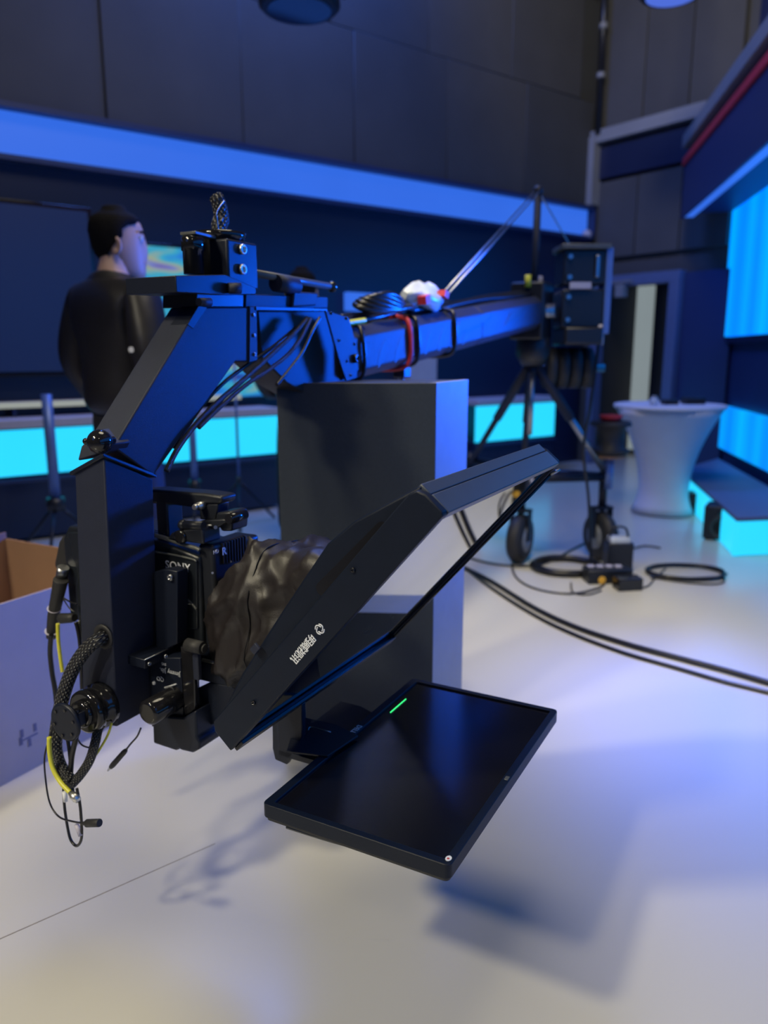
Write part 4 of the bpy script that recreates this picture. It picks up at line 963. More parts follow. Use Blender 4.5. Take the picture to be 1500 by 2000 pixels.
b = MB(); b.prism(rrect(lM0+0.004, lM1-0.004, mM0+0.004, mM1-0.004, 0.008, ZT-0.030), Z*0.010); b.build('back_shell', 'plastic', mo)
b = MB(); b.prism(rrect(lM0+0.03, lM1-0.03, mM0+0.03, mM1-0.04, 0.02, ZT-0.045), Z*0.016); b.build('back_bulge', 'plastic', mo, bevel=0.004)
text('DELL', 'maker_name', pz(695, 1424, ZT+0.0006), -L, M, 0.0145, 'greyprint', mo, bold=0.0002, space=1.05)
MB().box(pz(778, 1378, ZT-0.003), L*0.07, M*0.0016, Z*0.0012).build('green_reflection', 'green', mo)  # glowing strip imitates the power LED's green reflection
b = MB(); c = pz(990, 1520, ZT); b.box(c, L*0.012, M*0.007, Z*0.0012); b.build('small_badge', 'grey', mo, bevel=0.0004)
c = pz(876, 1677, ZT); st_ = MB().prism([c+L*(0.006*math.cos(2*PI*i/12))+M*(0.0045*math.sin(2*PI*i/12)) for i in range(12)], Z*0.0008).build('round_sticker', 'white', mo)
MB().prism([c+Z*0.0008+L*(0.002*math.cos(2*PI*i/8)-0.001)+M*(0.002*math.sin(2*PI*i/8)) for i in range(8)], Z*0.0003).build('sticker_mark', 'redcloth', st_)
MB().tube([pz(560, 1615, ZT-0.05), pz(640, 1640, ZT-0.05), pz(720, 1662, ZT-0.05)], 0.003, n=6).build('back_ledge', 'grey', mo)

# bracket carrying the monitor, with slotted upright
mb = thing('monitor_bracket', 'black slotted metal bracket holding the flat monitor', 'bracket', W(1.15, -0.72, 0.33))
lb0 = 1.05
def plq(x, y): return pl(x, y, lb0)
b = MB(); b.prism([pl(531, 1380, 1.07), pl(545, 1375, 1.07), pl(590, 1375, 1.07), pl(590, 1440, 1.07), pl(560, 1494, 1.07), pl(537, 1484, 1.07), pl(532, 1462, 1.07)], L*0.012); b.build('end_plate', 'powder2', mb, bevel=0.002)
up = MB(); mU = pl(540, 1440, 1.07).dot(M)
up.lbox(1.07, 1.16, mU, mU+0.006, pl(540, 1480, 1.07).z, pl(540, 1352, 1.07).z+0.04); uo = up.build('upright', 'powder', mb, bevel=0.001)
for k in range(4):
    zc = pm(570, 1392+k*17, mU+0.006).z
    pts = [W(1.118+0.034*math.cos(a)+0.0*a, mU+0.0062, zc+0.0045*math.sin(a)) for a in [2*PI*i/14 for i in range(14)]]
    MB().prism(pts, M*0.001).build('slot', 'gloss', uo)
zfl = pl(560, 1480, 1.07).z
b = MB(); b.prism([W(1.07, mU, zfl), W(1.30, mU, zfl), W(1.30, mU+0.05, zfl), W(1.26, mM0+0.05, zfl), W(1.07, mM0+0.05, zfl)], Z*0.012); b.build('base_shelf', 'powder2', mb, bevel=0.001)
b = MB(); b.prism([pz(578, 1412, ZT+0.012), pz(592, 1404, ZT+0.012), pz(655, 1418, ZT+0.012), pz(700, 1440, ZT-0.0), pz(640, 1480, ZT-0.0), pz(560, 1470, ZT)], Z*0.004); b.build('top_shelf', 'powder2', mb, bevel=0.001)
MB().tube([pz(602, 1426, ZT+0.019), pz(604, 1421, ZT+0.019), pz(612, 1421, ZT+0.019), pz(646, 1430, ZT+0.019)], 0.0013, n=6, sub=3).build('wire_hook', 'steel', mb)

# ================================================================== CABLES OF THE HEAD
def cable(pts, r, label, m='cable', l=None, n=10, name='cable'):
    return tag(MB().tube(pts, r, n=n, sub=8).build(name, m), label, 'cable')
def plp(seq, l): return [pl(x, y, l) for x, y in seq]
def lerp_l(seq, la, lb): 
    N_ = len(seq)-1; return [pl(x, y, la+(lb-la)*i/N_) for i, (x, y) in enumerate(seq)]
cable([pl(204, 1243, 0.95)]+lerp_l([(190, 1250), (165, 1272), (140, 1312), (122, 1365), (111, 1425), (108, 1465), (118, 1500), (140, 1530)], 0.93, 0.86), 0.0130, 'thick braided cable sleeve curving out of the tube and down left', 'braid', n=16, name='braided_sleeve')
cable(lerp_l([(140, 1532), (158, 1512), (175, 1485), (186, 1450), (192, 1425), (205, 1405)], 0.86, 0.93), 0.0088, 'braided cable sleeve rising from the bottom loop to the motor', 'braid', n=14, name='braided_sleeve')
cable(lerp_l([(118, 1365), (128, 1420), (136, 1470), (140, 1520), (143, 1560)], 0.90, 0.87), 0.0035, 'thin black cable hanging in front of the motor flange')
cable(lerp_l([(150, 1385), (150, 1430), (140, 1480), (137, 1530)], 0.88, 0.87), 0.005, 'black cable dropping from the motor centre to the bottom loop')
yc = thing('yellow_video_cable', 'yellow cable with silver connector at the bottom of the loop', 'cable', pl(120, 1520, 0.855))
MB().tube(lerp_l([(96, 1440), (97, 1470), (103, 1500), (118, 1527), (138, 1549)], 0.855, 0.845), 0.0044, n=10).build('jacket', 'yellow', yc)
ca, cb_ = pl(138, 1549, 0.845), pl(156, 1566, 0.845); dd = (cb_-ca).normalized()
MB().lathe(ca, dd, [(-0.002, 0.0045), (0.004, 0.0055), (0.006, 0.0075), (0.016, 0.0078), (0.017, 0.0065), (0.021, 0.006), (0.021, 0.004)], 20).build('connector', 'chrome', yc)
cable(lerp_l([(105, 1418), (97, 1440), (87, 1480), (90, 1530), (98, 1570), (115, 1595), (140, 1604), (165, 1608)], 0.87, 0.84), 0.0017, 'thin black lead curving round the outside to the black plug')
pg = thing('black_plug', 'matt black cylindrical plug sticking out right of the bottom loop', 'plug', pl(195, 1608, 0.84))
p0, p1 = pl(165, 1608, 0.84), pl(227, 1606, 0.84); d = (p1-p0)
MB().lathe(p0-d*0.08, d, [(0, 0.0032), (0.014, 0.0042), (0.0145, 0.0072), (0.048, 0.0072), (0.0495, 0.0062)], 20).build('plug_body', 'rubber', pg)
cable(lerp_l([(124, 1540), (126, 1575), (131, 1610), (138, 1640), (150, 1652), (159, 1638), (159, 1605), (156, 1570), (150, 1540)], 0.86, 0.85), 0.0027, 'black cable making the lowest hanging loop')
q0, q1 = pl(126, 1546, 0.858), pl(128, 1565, 0.858); tag(MB().cyl(q0, q1, 0.0040).build('cable_label', 'white'), 'white paper label wrapped on the lowest cable loop', 'label')
q0, q1 = pl(149, 1610, 0.852), pl(158, 1632, 0.852); tag(MB().cyl(q0, q1, 0.0045).build('cable_label', 'lilac'), 'bluish-white label wrapped low on the hanging loop', 'label')
cable(lerp_l([(150, 1440), (160, 1455), (178, 1460), (190, 1452)], 0.90, 0.92), 0.0016, 'fine black wire bowing under the motor')
cable(lerp_l([(218, 1412), (212, 1432), (200, 1455), (185, 1478)], 0.93, 0.90), 0.0022, 'thin yellow wire behind the rising braided sleeve', 'yellow')
jk = thing('audio_jack', 'small black audio jack with silver tip dangling under the tube', 'plug', pl(215, 1500, 0.96))
MB().tube(plp([(275, 1422), (268, 1438), (256, 1452), (245, 1466)], 0.96), 0.0018, n=8).build('lead', 'cable', jk)
p0, p1 = pl(245, 1466, 0.96), pl(217, 1498, 0.96); d = (p1-p0).normalized(); ln_ = (p1-p0).length
MB().lathe(p0, d, [(-0.004, 0.0028), (0.0, 0.0042), (0.006, 0.0052), (ln_*0.85, 0.0056), (ln_, 0.0045)], 18).build('jack_body', 'rubber', jk)
MB().lathe(p1, d, [(0, 0.0042), (0.002, 0.0042), (0.003, 0.0020), (0.013, 0.0020), (0.0165, 0.0004)], 14).build('jack_tip', 'chrome', jk)
# rear leads on the left
rl_ = thing('rear_lead', 'thick black lead with silver collar plugged in behind the camera', 'cable', pl(110, 1180, 1.06))
MB().lathe(pl(124, 1108, 1.07), pl(119, 1134, 1.07)-pl(124, 1108, 1.07), [(0, 0.0125), (0.026, 0.0125)], 20).build('collar', 'steel', rl_)
MB().tube(plp([(119, 1132), (112, 1165), (104, 1205), (100, 1245)], 1.06), lambda t: 0.0155-0.005*t, n=12).build('boot', 'rubber', rl_)
MB().tube(plp([(100, 1240), (98, 1275), (102, 1315), (108, 1350), (112, 1390)], 1.05), 0.0055, n=10).build('lead', 'cable', rl_)
for y_ in (1188, 1232):
    q = pl(106 if y_ < 1200 else 101, y_, 1.06); d = (pl(104, 1205, 1.06)-pl(112, 1165, 1.06)).normalized()
    MB().lathe(q, d+L*0.2, [(0, 0.0150), (0.0015, 0.0150)], 18).build('tie', 'lilac', rl_)
cable(plp([(113, 1218), (114, 1250), (118, 1285), (122, 1312)], 1.05), 0.0042, 'straight yellow cable behind the braided sleeve at far left', 'yellow')
b = MB().lathe(pl(117, 1208, 1.05), pl(152, 1206, 1.05)-pl(117, 1208, 1.05), [(0, 0.008), (0.006, 0.0115), (0.035, 0.0105), (0.048, 0.008)], 18); tag(b.build('stub_connector', 'rubber'), 'stubby black connector reaching from the tube to the rear lead', 'connector')
cable(plp([(124, 1168), (138, 1176), (150, 1180)], 1.05), 0.0018, 'fine wire crossing above the stubby connector')
cable(plp([(124, 1170), (134, 1186), (146, 1196)], 1.05), 0.0014, 'finest wire slanting down just above the stubby connector')
cable(plp([(148, 1215), (154, 1240), (158, 1280), (160, 1340), (162, 1380)], 1.02), 0.0042, 'black cable running down the tube left edge to the motor')
cable(plp([(154, 1212), (160, 1240), (164, 1270)], 1.03), 0.0025, 'grey-black wire beside the tube edge cable', 'grey')

# leads hanging from the head under the cranked tube
cable([pm(x, y, -1.06) for x, y in ((600, 622), (570, 655), (530, 692), (480, 738), (420, 790), (375, 838), (345, 880), (325, 920))], 0.0055, 'braided lead sweeping down beneath the cranked tube', 'braid', n=12, name='braided_lead')
cable([pm(x, y, -1.075) for x, y in ((578, 640), (540, 672), (490, 708), (440, 745), (395, 792), (362, 840), (340, 875))], 0.0042, 'smooth black lead just above the braided lead')
cable([pm(x, y, -1.055) for x, y in ((606, 622), (590, 655), (565, 690), (525, 722), (480, 752), (430, 795), (388, 835))], 0.0048, 'second braided lead below the smooth one', 'braid', n=12, name='braided_lead')
cable([pm(x, y, -1.05) for x, y in ((625, 620), (608, 650), (590, 688), (565, 722), (540, 752))], 0.0042, 'rightmost black lead hanging under the head')
# cable out of the pan axis
q0 = Vector((c0_.x, c0_.y, zt2-0.01)); q1 = lz(424, 384, -1.115)
b_ = MB().tube([q0, q0+Z*0.03, lz(433, 430, -1.115), lz(429, 404, -1.115), lz(425, 391, -1.116), lz(421, 384, -1.12)], lambda t: 0.0168-0.002*t, n=20, sub=8)
tag(b_.build('braided_sleeve', 'braid'), 'stiff braided sleeve standing up out of the pan axis', 'cable')
tag(MB().tube([lz(x, y, -1.09) for x, y in ((427, 452), (424, 430), (423, 415), (430, 402), (438, 392))], 0.0014, n=8).build('thin_wire', 'steel'), 'thin shiny wire twisted round the upright sleeve', 'wire')

# ================================================================== PLINTH (dark cabinet behind)
P0 = py(540, 748, 1.95); P1 = py(853, 748, 1.95)
ztp = P0.z
wv = (P1-P0); wv.z = 0
dv = pz(915, 741, ztp); dv = (dv-P1); dv.z = 0
dv = dv.normalized()*min(dv.length, 0.45)
print('plinth', P0, P1, dv)
pt = thing('plinth', 'tall dark painted box cabinet standing behind the prompter', 'cabinet', (P0+P1)/2*1.0 - Z*ztp)
A = Vector((P0.x, P0.y, 0)); B = Vector((P1.x, P1.y, 0))
tk = 0.018
nrm = Vector((0, 1, 0))
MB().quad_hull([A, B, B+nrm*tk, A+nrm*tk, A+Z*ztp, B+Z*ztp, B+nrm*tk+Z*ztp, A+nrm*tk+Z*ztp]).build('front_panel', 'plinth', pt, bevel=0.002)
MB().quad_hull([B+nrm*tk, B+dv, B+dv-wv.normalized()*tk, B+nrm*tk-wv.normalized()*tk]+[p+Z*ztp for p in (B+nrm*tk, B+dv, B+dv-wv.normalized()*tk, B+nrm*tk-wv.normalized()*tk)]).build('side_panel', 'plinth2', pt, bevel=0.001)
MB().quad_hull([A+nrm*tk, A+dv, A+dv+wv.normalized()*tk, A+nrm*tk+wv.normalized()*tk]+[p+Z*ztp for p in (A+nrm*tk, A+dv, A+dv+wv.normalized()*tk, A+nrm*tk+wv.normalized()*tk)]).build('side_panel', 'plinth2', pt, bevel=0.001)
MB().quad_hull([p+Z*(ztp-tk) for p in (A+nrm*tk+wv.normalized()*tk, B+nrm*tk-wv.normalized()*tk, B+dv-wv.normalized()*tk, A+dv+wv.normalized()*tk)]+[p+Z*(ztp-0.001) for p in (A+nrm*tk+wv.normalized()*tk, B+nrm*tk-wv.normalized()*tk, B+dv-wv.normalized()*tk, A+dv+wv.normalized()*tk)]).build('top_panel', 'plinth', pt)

# ================================================================== CARTON
mk = G(0, 1537).dot(M); ca = pm(0, 1180, mk); cb2 = pm(150, 1134, mk); zc_ = (ca.z+cb2.z)/2
lc0, lc1 = G(0, 1537).dot(L)-0.45, G(290, 1392).dot(L)-0.02
ct_ = thing('carton', 'large open cardboard carton with pale printed face at the left edge', 'cardboard box', W((lc0+lc1)/2, mk-0.3, 0))
dpt = 0.55
def wallbox(l0, l1, m0, m1, z0, z1, nm, m_): return MB().lbox(l0, l1, m0, m1, z0, z1).build(nm, m_, ct_, bevel=0.001)
wallbox(lc0, lc1, mk-0.004, mk, 0.0, zc_, 'front_wall', 'cardw')
wallbox(lc0, lc1, mk-0.009, mk-0.005, 0.002, zc_, 'front_liner', 'card')
wallbox(lc0, lc1, mk-dpt, mk-dpt+0.006, 0.0, zc_+0.04, 'rear_wall', 'card')
wallbox(lc0, lc0+0.006, mk-dpt+0.006, mk-0.009, 0.0, zc_, 'end_wall', 'card')
wallbox(lc1-0.006, lc1, mk-dpt+0.006, mk-0.009, 0.0, zc_+0.02, 'end_wall', 'card')
wallbox(lc0+0.01, lc1-0.01, mk-dpt+0.01, mk-0.012, 0.0, 0.006, 'bottom', 'card')
MT['print'] = mat('carton_print', (0.14, 0.13, 0.15), 0.8)
c = pm(57, 1440, mk+0.0006)
MB().box(c+Z*0.0, L*0.055, M*0.0008, Z*0.004).build('printed_mark', 'print', ct_)
for dl_, dz_ in ((-0.02, 0.02), (0.02, 0.02), (0.0, -0.015), (-0.025, 0.0)): MB().box(c+L*dl_+Z*dz_, L*0.010, M*0.0008, Z*0.022).build('printed_mark', 'print', ct_)

# ================================================================== COCKTAIL TABLE
tc = G(1292, 1000); ztab = py(1300, 797, tc.y).z
tb = thing('cocktail_table', 'table in a white stretch cover pinched at the waist', 'table', tc)
cv = MB(); rings = []
rt = 0.36
for k in range(15):
    t = k/14; r = 0.17+0.5*(0.2-t)**1.5 if t < 0.2 else 0.17+(rt-0.17)*((t-0.2)/0.8)**1.9
    z = 0.01+t*(ztab-0.01)
    rings.append([tc+Vector((r*math.cos(a)*(1+0.02*math.sin(4*a)), r*math.sin(a)*(1+0.02*math.sin(4*a)), z)) for a in [2*PI*j/40 for j in range(40)]])
cv.loft(rings); cv.build('stretch_cover', 'spandex', tb)
MB().lathe(tc+Z*ztab, Z, [(0.001, rt), (0.004, rt+0.008), (0.022, rt+0.008), (0.026, rt)], 44).build('table_top', 'spandex', tb, label='round white table top')
for (dx, dy, sx, sy, sz2, nm, lb, ct2) in ((-0.02, -0.05, 0.10, 0.07, 0.035, 'black_case', 'small black case lying left on the white table', 'case'), (0.16, 0.0, 0.14, 0.08, 0.045, 'black_case', 'wider black case lying right on the white table', 'case')):
    tag(MB().box(tc+Vector((dx, dy, ztab+0.027+sz2/2)), (sx, 0.01, 0), (-0.01, sy, 0), (0, 0, sz2)).build(nm, 'plastic', bevel=0.006), lb, ct2)
gl = thing('glass_jar', 'small pale jar on the left of the white table', 'jar', tc+Vector((-0.15, -0.12, ztab+0.027)))
MB().lathe(tc+Vector((-0.15, -0.12, ztab+0.027)), Z, [(0, 0.025), (0.04, 0.027), (0.05, 0.018)], 16).build('jar_body', 'clear', gl)
MB().lathe(tc+Vector((-0.15, -0.12, ztab+0.077)), Z, [(0, 0.02), (0.012, 0.02)], 16).build('lid', 'steel', gl)

# floor speakers
def speaker(px, py_, w_, h_, label):
    q = G(px, py_); d = Vector((-0.5, -0.86, 0)); s_ = Vector((0.86, -0.5, 0))
    t = thing('floor_speaker', label, 'speaker', q)
    bo = MB().box(q+Z*(h_/2+0.01), s_*w_, d*w_*0.9, Z*h_).build('cabinet', 'plastic', t, bevel=0.008)
    MB().lathe(q+Z*(h_*0.42)+d*(w_*0.45), d, [(0, w_*0.36), (0.008, w_*0.36), (0.008, w_*0.30), (-0.01, w_*0.12)], 24).build('cone', 'rubber', t)
    MB().lathe(q+Z*(h_*0.82)+d*(w_*0.45), d, [(0, w_*0.13), (0.006, w_*0.13), (0.006, w_*0.1), (0.0, 0.01)], 18).build('tweeter', 'gloss', t)
    for k in (-1, 1): MB().box(q+s_*(k*w_*0.35)+Z*0.005, s_*0.03, d*0.1, Z*0.012).build('foot', 'rubber', t)
speaker(1409, 1052, 0.20, 0.20, 'larger black speaker on the floor before the stage corner')
speaker(1362, 1003, 0.15, 0.14, 'smaller black speaker on the floor beside the white table')

# stand pole at far left and other slim stands
def stand(px_t, py_t, px_b, py_b, label, r=0.016, legs=True, m='blueframe'):
    g = G(px_b, py_b); tp_ = py(px_t, py_t, g.y); t = thing('light_stand', label, 'stand', g)
    MB().cyl(g+Z*0.28, Vector((g.x+0.0, g.y, tp_.z)), r).build('pole', m, t)
    MB().cyl(g+Z*0.25, g+Z*0.32, r*1.7).build('collar', 'plastic', t)
    for k in range(3):
        a = 2*PI*k/3+0.7; MB().tube([g+Z*0.29, g+Vector((0.26*math.cos(a), 0.26*math.sin(a), 0.012))], 0.009, sub=1).build('leg', 'powder2', t)
    return t
stand(93, 770, 118, 1082, 'slim dark stand at the left in front of the glowing counter', r=0.028)
stand(378, 790, 385, 1035, 'dark stand seen through the gap below the cranked tube', r=0.022)
stand(464, 700, 470, 1025, 'thin dark stand left of the dark cabinet', r=0.008)
# pale box on wall by the plinth and small light box above
q = pw(818, 715, 0.1); u_ = sz(q)[0]
tag(MB().box(wl(u_, 0.09, q.z), WD*0.30, WN*0.14, Z*0.24).build('wall_box', 'lilac', bevel=0.006), 'pale square box on the wall below the crane arm', 'box')
q = pw(724, 590, 0.1); u_ = sz(q)[0]
tag(MB().box(wl(u_, 0.05, q.z), WD*0.40, WN*0.06, Z*0.14).build('light_box', 'strip', bevel=0.004), 'small glowing blue panel on the wall above the arm', 'light')
q = pf(1213, 568, 0.1); hk = thing('wall_bracket', 'small pale bracket standing on the door frame top', 'bracket', q)
MB().box(q, FD*0.09, FN*0.08, Z*0.12).build('bracket_body', 'trim', hk, bevel=0.004); MB().box(q+Z*0.08, FD*0.26, FN*0.06, Z*0.02).build('bracket_arm', 'trim', hk)
q = pf(1146, 458, 0.12); tag(MB().ball(q, 0.045, 18).build('wall_lamp', 'lilac'), 'small round pale lamp at the end of the blue band', 'lamp')
# small coloured connectors on the fulcrum
for (x, y, mm, lb) in ((1031, 548, 'yellow', 'yellow connector standing on the arm left of the mast'), (1054, 550, 'lilac', 'pale connector standing on the arm right of the mast'), (1069, 578, 'chrome', 'small silver knob at the fulcrum end of the arm')):
    q = pm(x, y, -1.15); tag(MB().cyl(q-Z*0.03, q+Z*0.025, 0.014, n=14).build('connector', mm), lb, 'connector')

# ================================================================== PEOPLE
def skin_mesh(name, verts, edges, parent, m, sub=2, base=Vector((0, 0, 0))):
    me = bpy.data.meshes.new(name); me.from_pydata([Vector(v[:3])-base for v in verts], [], []) if not edges else me.from_pydata([Vector(v[:3]) for v in verts], edges, [])
    o = bpy.data.objects.new(name, me); col.objects.link(o)
    if parent: o.parent = parent
    md = o.modifiers.new('skin', 'SKIN'); md.use_smooth_shade = True; md.branch_smoothing = 0.6
    sk = me.skin_vertices[0].data if me.skin_vertices else None
    if sk is None:
        bpy.context.view_layer.objects.active = o
    for i, v in enumerate(verts):
        r = v[3] if isinstance(v[3], tuple) else (v[3], v[3]); me.skin_vertices[0].data[i].radius = r; me.skin_vertices[0].data[i].use_root = (i == 0)
    s = o.modifiers.new('sub', 'SUBSURF'); s.levels = sub; s.render_levels = sub
    me.materials.append(MT[m]); return o
def person(loc, yaw, height, label, head_yaw=0.0, jacket='jacket'):
    """local frame: faces +Y, x to its right; yaw turns it"""
    t = thing('person', label, 'person', loc); t.rotation_euler = (0, 0, yaw); s = height/1.75
    V = [(0, 0, .96, (.115, .085)), (0, .01, 1.12, (.13, .095)), (0, .0, 1.30, (.155, .105)), (0, -.015, 1.41, (.10, .08)), (0, -.005, 1.49, (.052, .052)), (0, .02, 1.555, (.055, .06)),
         (.17, -.01, 1.385, .062), (.235, -.03, 1.12, .047), (.205, .07, .96, .036), (.15, .12, .95, .028), (.12, .15, .945, .026),
         (-.17, -.01, 1.385, .062), (-.235, -.03, 1.12, .047), (-.205, .07, .96, .036), (-.15, .12, .95, .028), (-.12, .15, .945, .026),
         (.09, 0, .86, (.065, .07)), (.10, .01, .50, .05), (.105, -.02, .10, .042), (.115, .12, .045, (.042, .032)),
         (-.09, 0, .86, (.065, .07)), (-.10, .01, .50, .05), (-.105, -.02, .10, .042), (-.115, .12, .045, (.042, .032))]
    E_ = [(0, 1), (1, 2), (2, 3), (3, 4), (4, 5), (2, 6), (6, 7), (7, 8), (8, 9), (9, 10), (2, 11), (11, 12), (12, 13), (13, 14), (14, 15), (0, 16), (16, 17), (17, 18), (18, 19), (0, 20), (20, 21), (21, 22), (22, 23)]
    sc_ = lambda v: (v[0]*s, v[1]*s, v[2]*s, tuple(x*s for x in v[3]) if isinstance(v[3], tuple) else v[3]*s)
    # fingers on the body mesh
    for side in (1, -1):
        root = 10 if side == 1 else 15
        for k in range(4):
            i = len(V); bx = .14*side+side*(0.018-0.012*k)
            bx -= 0.03*side; V += [(bx, .17, .94, .010), (bx-0.012*side, .185, .93, .008), (bx-0.03*side, .19, .915, .007)]; E_ += [(root, i), (i, i+1), (i+1, i+2)]
        i = len(V); V += [(.09*side, .155, .965, .010), (.07*side, .17, .965, .008)]; E_ += [(root, i), (i, i+1)]
    body = skin_mesh('body', [sc_(v) for v in V], E_, t, 'skin')
    # jacket, blouson shape with ribbed hem
    J = [(0, 0, .90, (.165, .135)), (0, 0, .99, (.195, .155)), (0, .0, 1.15, (.20, .150)), (0, -.005, 1.31, (.195, .135)), (0, -.02, 1.42, (.125, .10)), (0, -.012, 1.462, (.080, .076)),
         (.19, -.02, 1.385, .085), (.255, -.045, 1.13, .078), (.235, .05, .97, .062), (.17, .11, .95, .045),
         (-.19, -.02, 1.385, .085), (-.255, -.045, 1.13, .078), (-.235, .05, .97, .062), (-.17, .11, .95, .045)]
    JE = [(0, 1), (1, 2), (2, 3), (3, 4), (4, 5), (3, 6), (6, 7), (7, 8), (8, 9), (3, 10), (10, 11), (11, 12), (12, 13)]
    jk_ = skin_mesh('jacket', [sc_(v) for v in J], JE, t, jacket)
    TR = [(0, 0, 1.06, (.135, .105)), (0, 0, .95, (.15, .12)), (.085, 0, .84, (.095, .095)), (.105, .01, .50, .078), (.11, -.01, .09, .068), (-.085, 0, .84, (.095, .095)), (-.105, .01, .50, .078), (-.11, -.01, .09, .068)]
    skin_mesh('trousers', [sc_(v) for v in TR], [(0, 1), (1, 2), (2, 3), (3, 4), (1, 5), (5, 6), (6, 7)], t, 'trouser')
    for side in (1, -1):
        b = MB(); rg = []
        for k in range(9):
            u = k/8; yy = -.08+.27*u; w_ = .045*(1-abs(u-0.55)**3*2.2); h_ = .09*(1-u)**0.8+.035
            rg.append([Vector((.112*side+w_*math.cos(a), yy, max(0.0, h_/2+h_/2*math.sin(a))))*s for a in [2*PI*j/14 for j in range(14)]])
        b.loft(rg); me_o = b
        me = bpy.data.meshes.new('shoe'); bmesh.ops.recalc_face_normals(b.bm, faces=b.bm.faces[:]); b.bm.to_mesh(me); b.bm.free(); me.materials.append(MT['rubber'])
        o = bpy.data.objects.new('shoe', me); col.objects.link(o); o.parent = t
    # head: shaped ellipsoid with face, joined to the neck
    hc = Vector((0, .03, 1.562))*s; cy, sy = math.cos(head_yaw), math.sin(head_yaw)
    def hd_(p): p = Vector((p[0]*cy-p[1]*sy, p[0]*sy+p[1]*cy, p[2])); return hc+p*s
    b = MB(); rg = []
    hp_ = [(-.125, .030, .035, .045), (-.115, .045, .055, .035), (-.09, .055, .070, .02), (-.055, .064, .082, .008), (-.02, .070, .090, .002), (.02, .074, .094, -.002), (.06, .073, .093, -.006), (.09, .062, .080, -.008), (.112, .040, .052, -.010), (.122, .012, .016, -.01)]
    for z, rx, ry, oy in hp_:
        r1 = []
        for j in range(36):
            a = 2*PI*j/36; x = rx*math.cos(a); y = ry*math.sin(a)+oy
            if y > 0:
                front = max(0, 1-abs(x)/0.018)
                if -.05 < z < 0.03: y += 0.022*front*max(0, 1-abs(z+0.028)/0.035)      # nose
                if -.09 < z < -.05: y += 0.006*max(0, 1-abs(x)/0.03)                     # lips
                if 0.0 < z < 0.04 and 0.02 < abs(x) < 0.045: y -= 0.006                  # eye sockets
            r1.append(hd_((x, y, z)))
        rg.append(r1)
    b.loft(rg)
    def addm(b, nm, m_):
        me = bpy.data.meshes.new(nm); bmesh.ops.recalc_face_normals(b.bm, faces=b.bm.faces[:]); b.bm.to_mesh(me); b.bm.free(); me.materials.append(MT[m_])
        o = bpy.data.objects.new(nm, me); col.objects.link(o); o.parent = t; return o
    ho = addm(b, 'head', 'skin'); sm = ho.modifiers.new('s', 'SUBSURF'); sm.levels = 1; sm.render_levels = 1
    for side in (1, -1):
        b = MB(); c = hd_((.074*side, -.005, -.015)); b.lathe(c, hd_((.1*side, -.02, -.015))-c, [(-.006, .016), (.006, .022), (.010, .020), (.008, .012), (0.004, .008)], 14)
        for v in b.bm.verts: v.co.z = c.z+(v.co.z-c.z)*1.45
        addm(b, 'ear', 'skin')
        b = MB(); b.ball(hd_((.031*side, .078, .018)), 0.011*s, 12); addm(b, 'eye', 'white'); 
        b = MB(); b.ball(hd_((.031*side, .086, .018)), 0.0055*s, 10); addm(b, 'pupil', 'hair')
        b = MB(); b.tube([hd_((.018*side, .09, .038)), hd_((.034*side, .088, .043)), hd_((.05*side, .078, .038))], 0.004*s, n=6); addm(b, 'eyebrow', 'hair')
    b = MB(); b.tube([hd_((-.022, .082, -.068)), hd_((0, .092, -.066)), hd_((.022, .082, -.068))], 0.005*s, n=6); addm(b, 'lips', 'skin')
    # hair cap, short
    b = MB(); rg = []
    def hrad(z):
        z = max(hp_[0][0], min(hp_[-1][0], z))
        for q0_, q1_ in zip(hp_, hp_[1:]):
            if z <= q1_[0]: f = (z-q0_[0])/(q1_[0]-q0_[0]); return [q0_[k]*(1-f)+q1_[k]*f for k in (1, 2, 3)]
    for z, ad in ((-.085, -.006), (-.07, .004), (-.04, .008), (-.01, .010), (.02, .011), (.045, .011), (.07, .012), (.09, .013), (.105, .014), (.12, .016), (.132, .012), (.138, .004)):
        rx, ry, oy = hrad(min(z, .118)); rx += ad; ry += ad
        r1 = []
        for j in range(36):
            a = 2*PI*j/36; x = rx*math.cos(a); y = ry*math.sin(a)+oy
            lim = (-0.035 if z < -.03 else -0.012) if z < 0.02 else (0.02 if z < .05 else (0.07 if z < .08 else 0.2))
            y = min(y, lim)
            jt = 0.004*noise.noise(Vector((x*60, y*60, z*60)))
            r1.append(hd_((x+jt, y+jt-0.004, z)))
        rg.append(r1)
    b.loft(rg); addm(b, 'hair', 'hair')
    return t
pg_ = py(236, 700, 2.9)
p1_ = person(Vector((pg_.x, 2.9, 0)), math.radians(-38), 1.665, 'person with short black hair in a black bomber jacket, back half turned', head_yaw=math.radians(-38))
bd = MB(); q = py(257, 683, 2.68); bd.lathe(q, (0, -1, 0), [(0, 0.010), (0.004, 0.010)], 14); bo = bd.build('jacket_badge', 'white'); bo.parent = p1_; bo.matrix_parent_inverse = Matrix.Identity(4)
bo.location = Matrix.Rotation(-p1_.rotation_euler.z, 3, 'Z') @ (Vector(bo.location)-Vector(p1_.location)); bo.rotation_euler = (0, 0, -p1_.rotation_euler.z)
p2 = py(587, 560, 4.3)
person(Vector((p2.x, 4.3, 0)), math.radians(-10), 1.60, 'person with black hair mostly hidden behind the crane head', head_yaw=0.3)

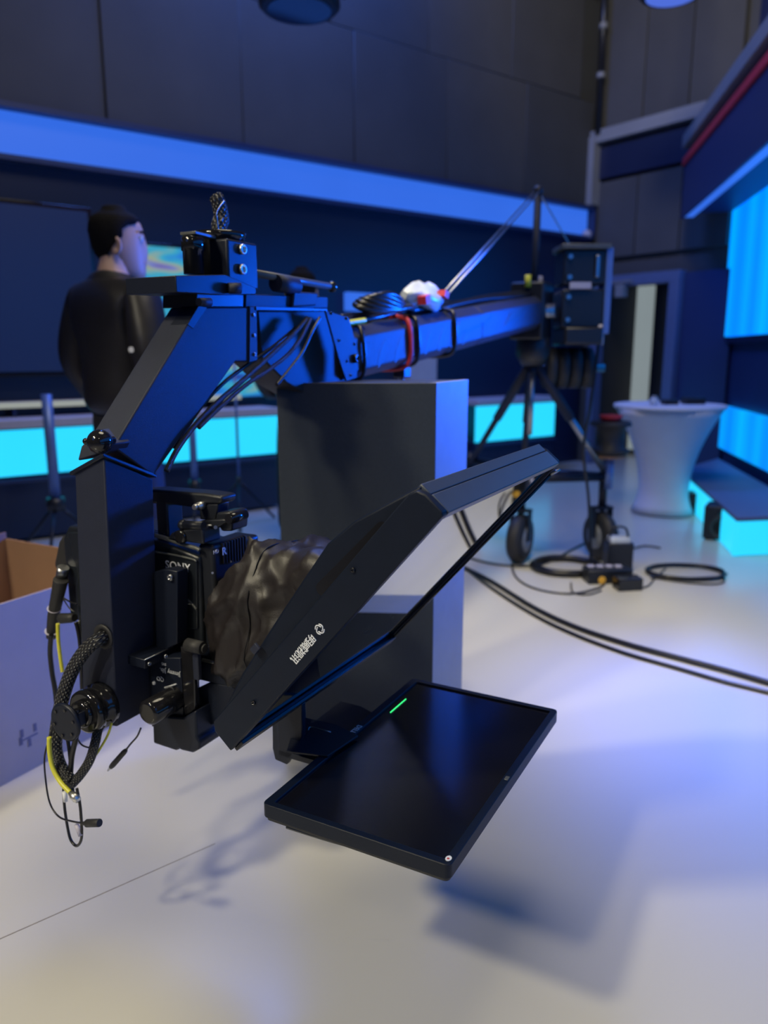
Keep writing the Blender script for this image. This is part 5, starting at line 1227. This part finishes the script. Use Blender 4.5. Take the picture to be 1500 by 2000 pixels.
GR = {'light_stand': 'slim stands in front of the glowing counter', 'floor_speaker': 'black speakers by the stage corner', 'cable_coil': 'cable coils on the floor',
      'arm_cable': 'cables along the top of the crane arm', 'floor_cable': 'cables lying on the floor', 'wall_display': 'lit displays on the long wall', 'studio_lamp': 'lamps hanging from the ceiling',
      'lit_counter': 'counters with glowing cyan fronts', 'cable_tie': 'straps round the crane arm', 'cable': 'loose leads of the crane head', 'braided_lead': 'braided leads under the cranked tube',
      'braided_sleeve': 'braided cable sleeves of the crane head', 'cable_label': 'paper labels on the hanging loop', 'black_case': 'black cases on the white table', 'connector': 'small connectors at the crane fulcrum'}
for o in bpy.data.objects:
    if o.parent is None and 'category' in o.keys() and o.name.split('.')[0] in GR: o['group'] = GR[o.name.split('.')[0]]
bpy.context.view_layer.update()
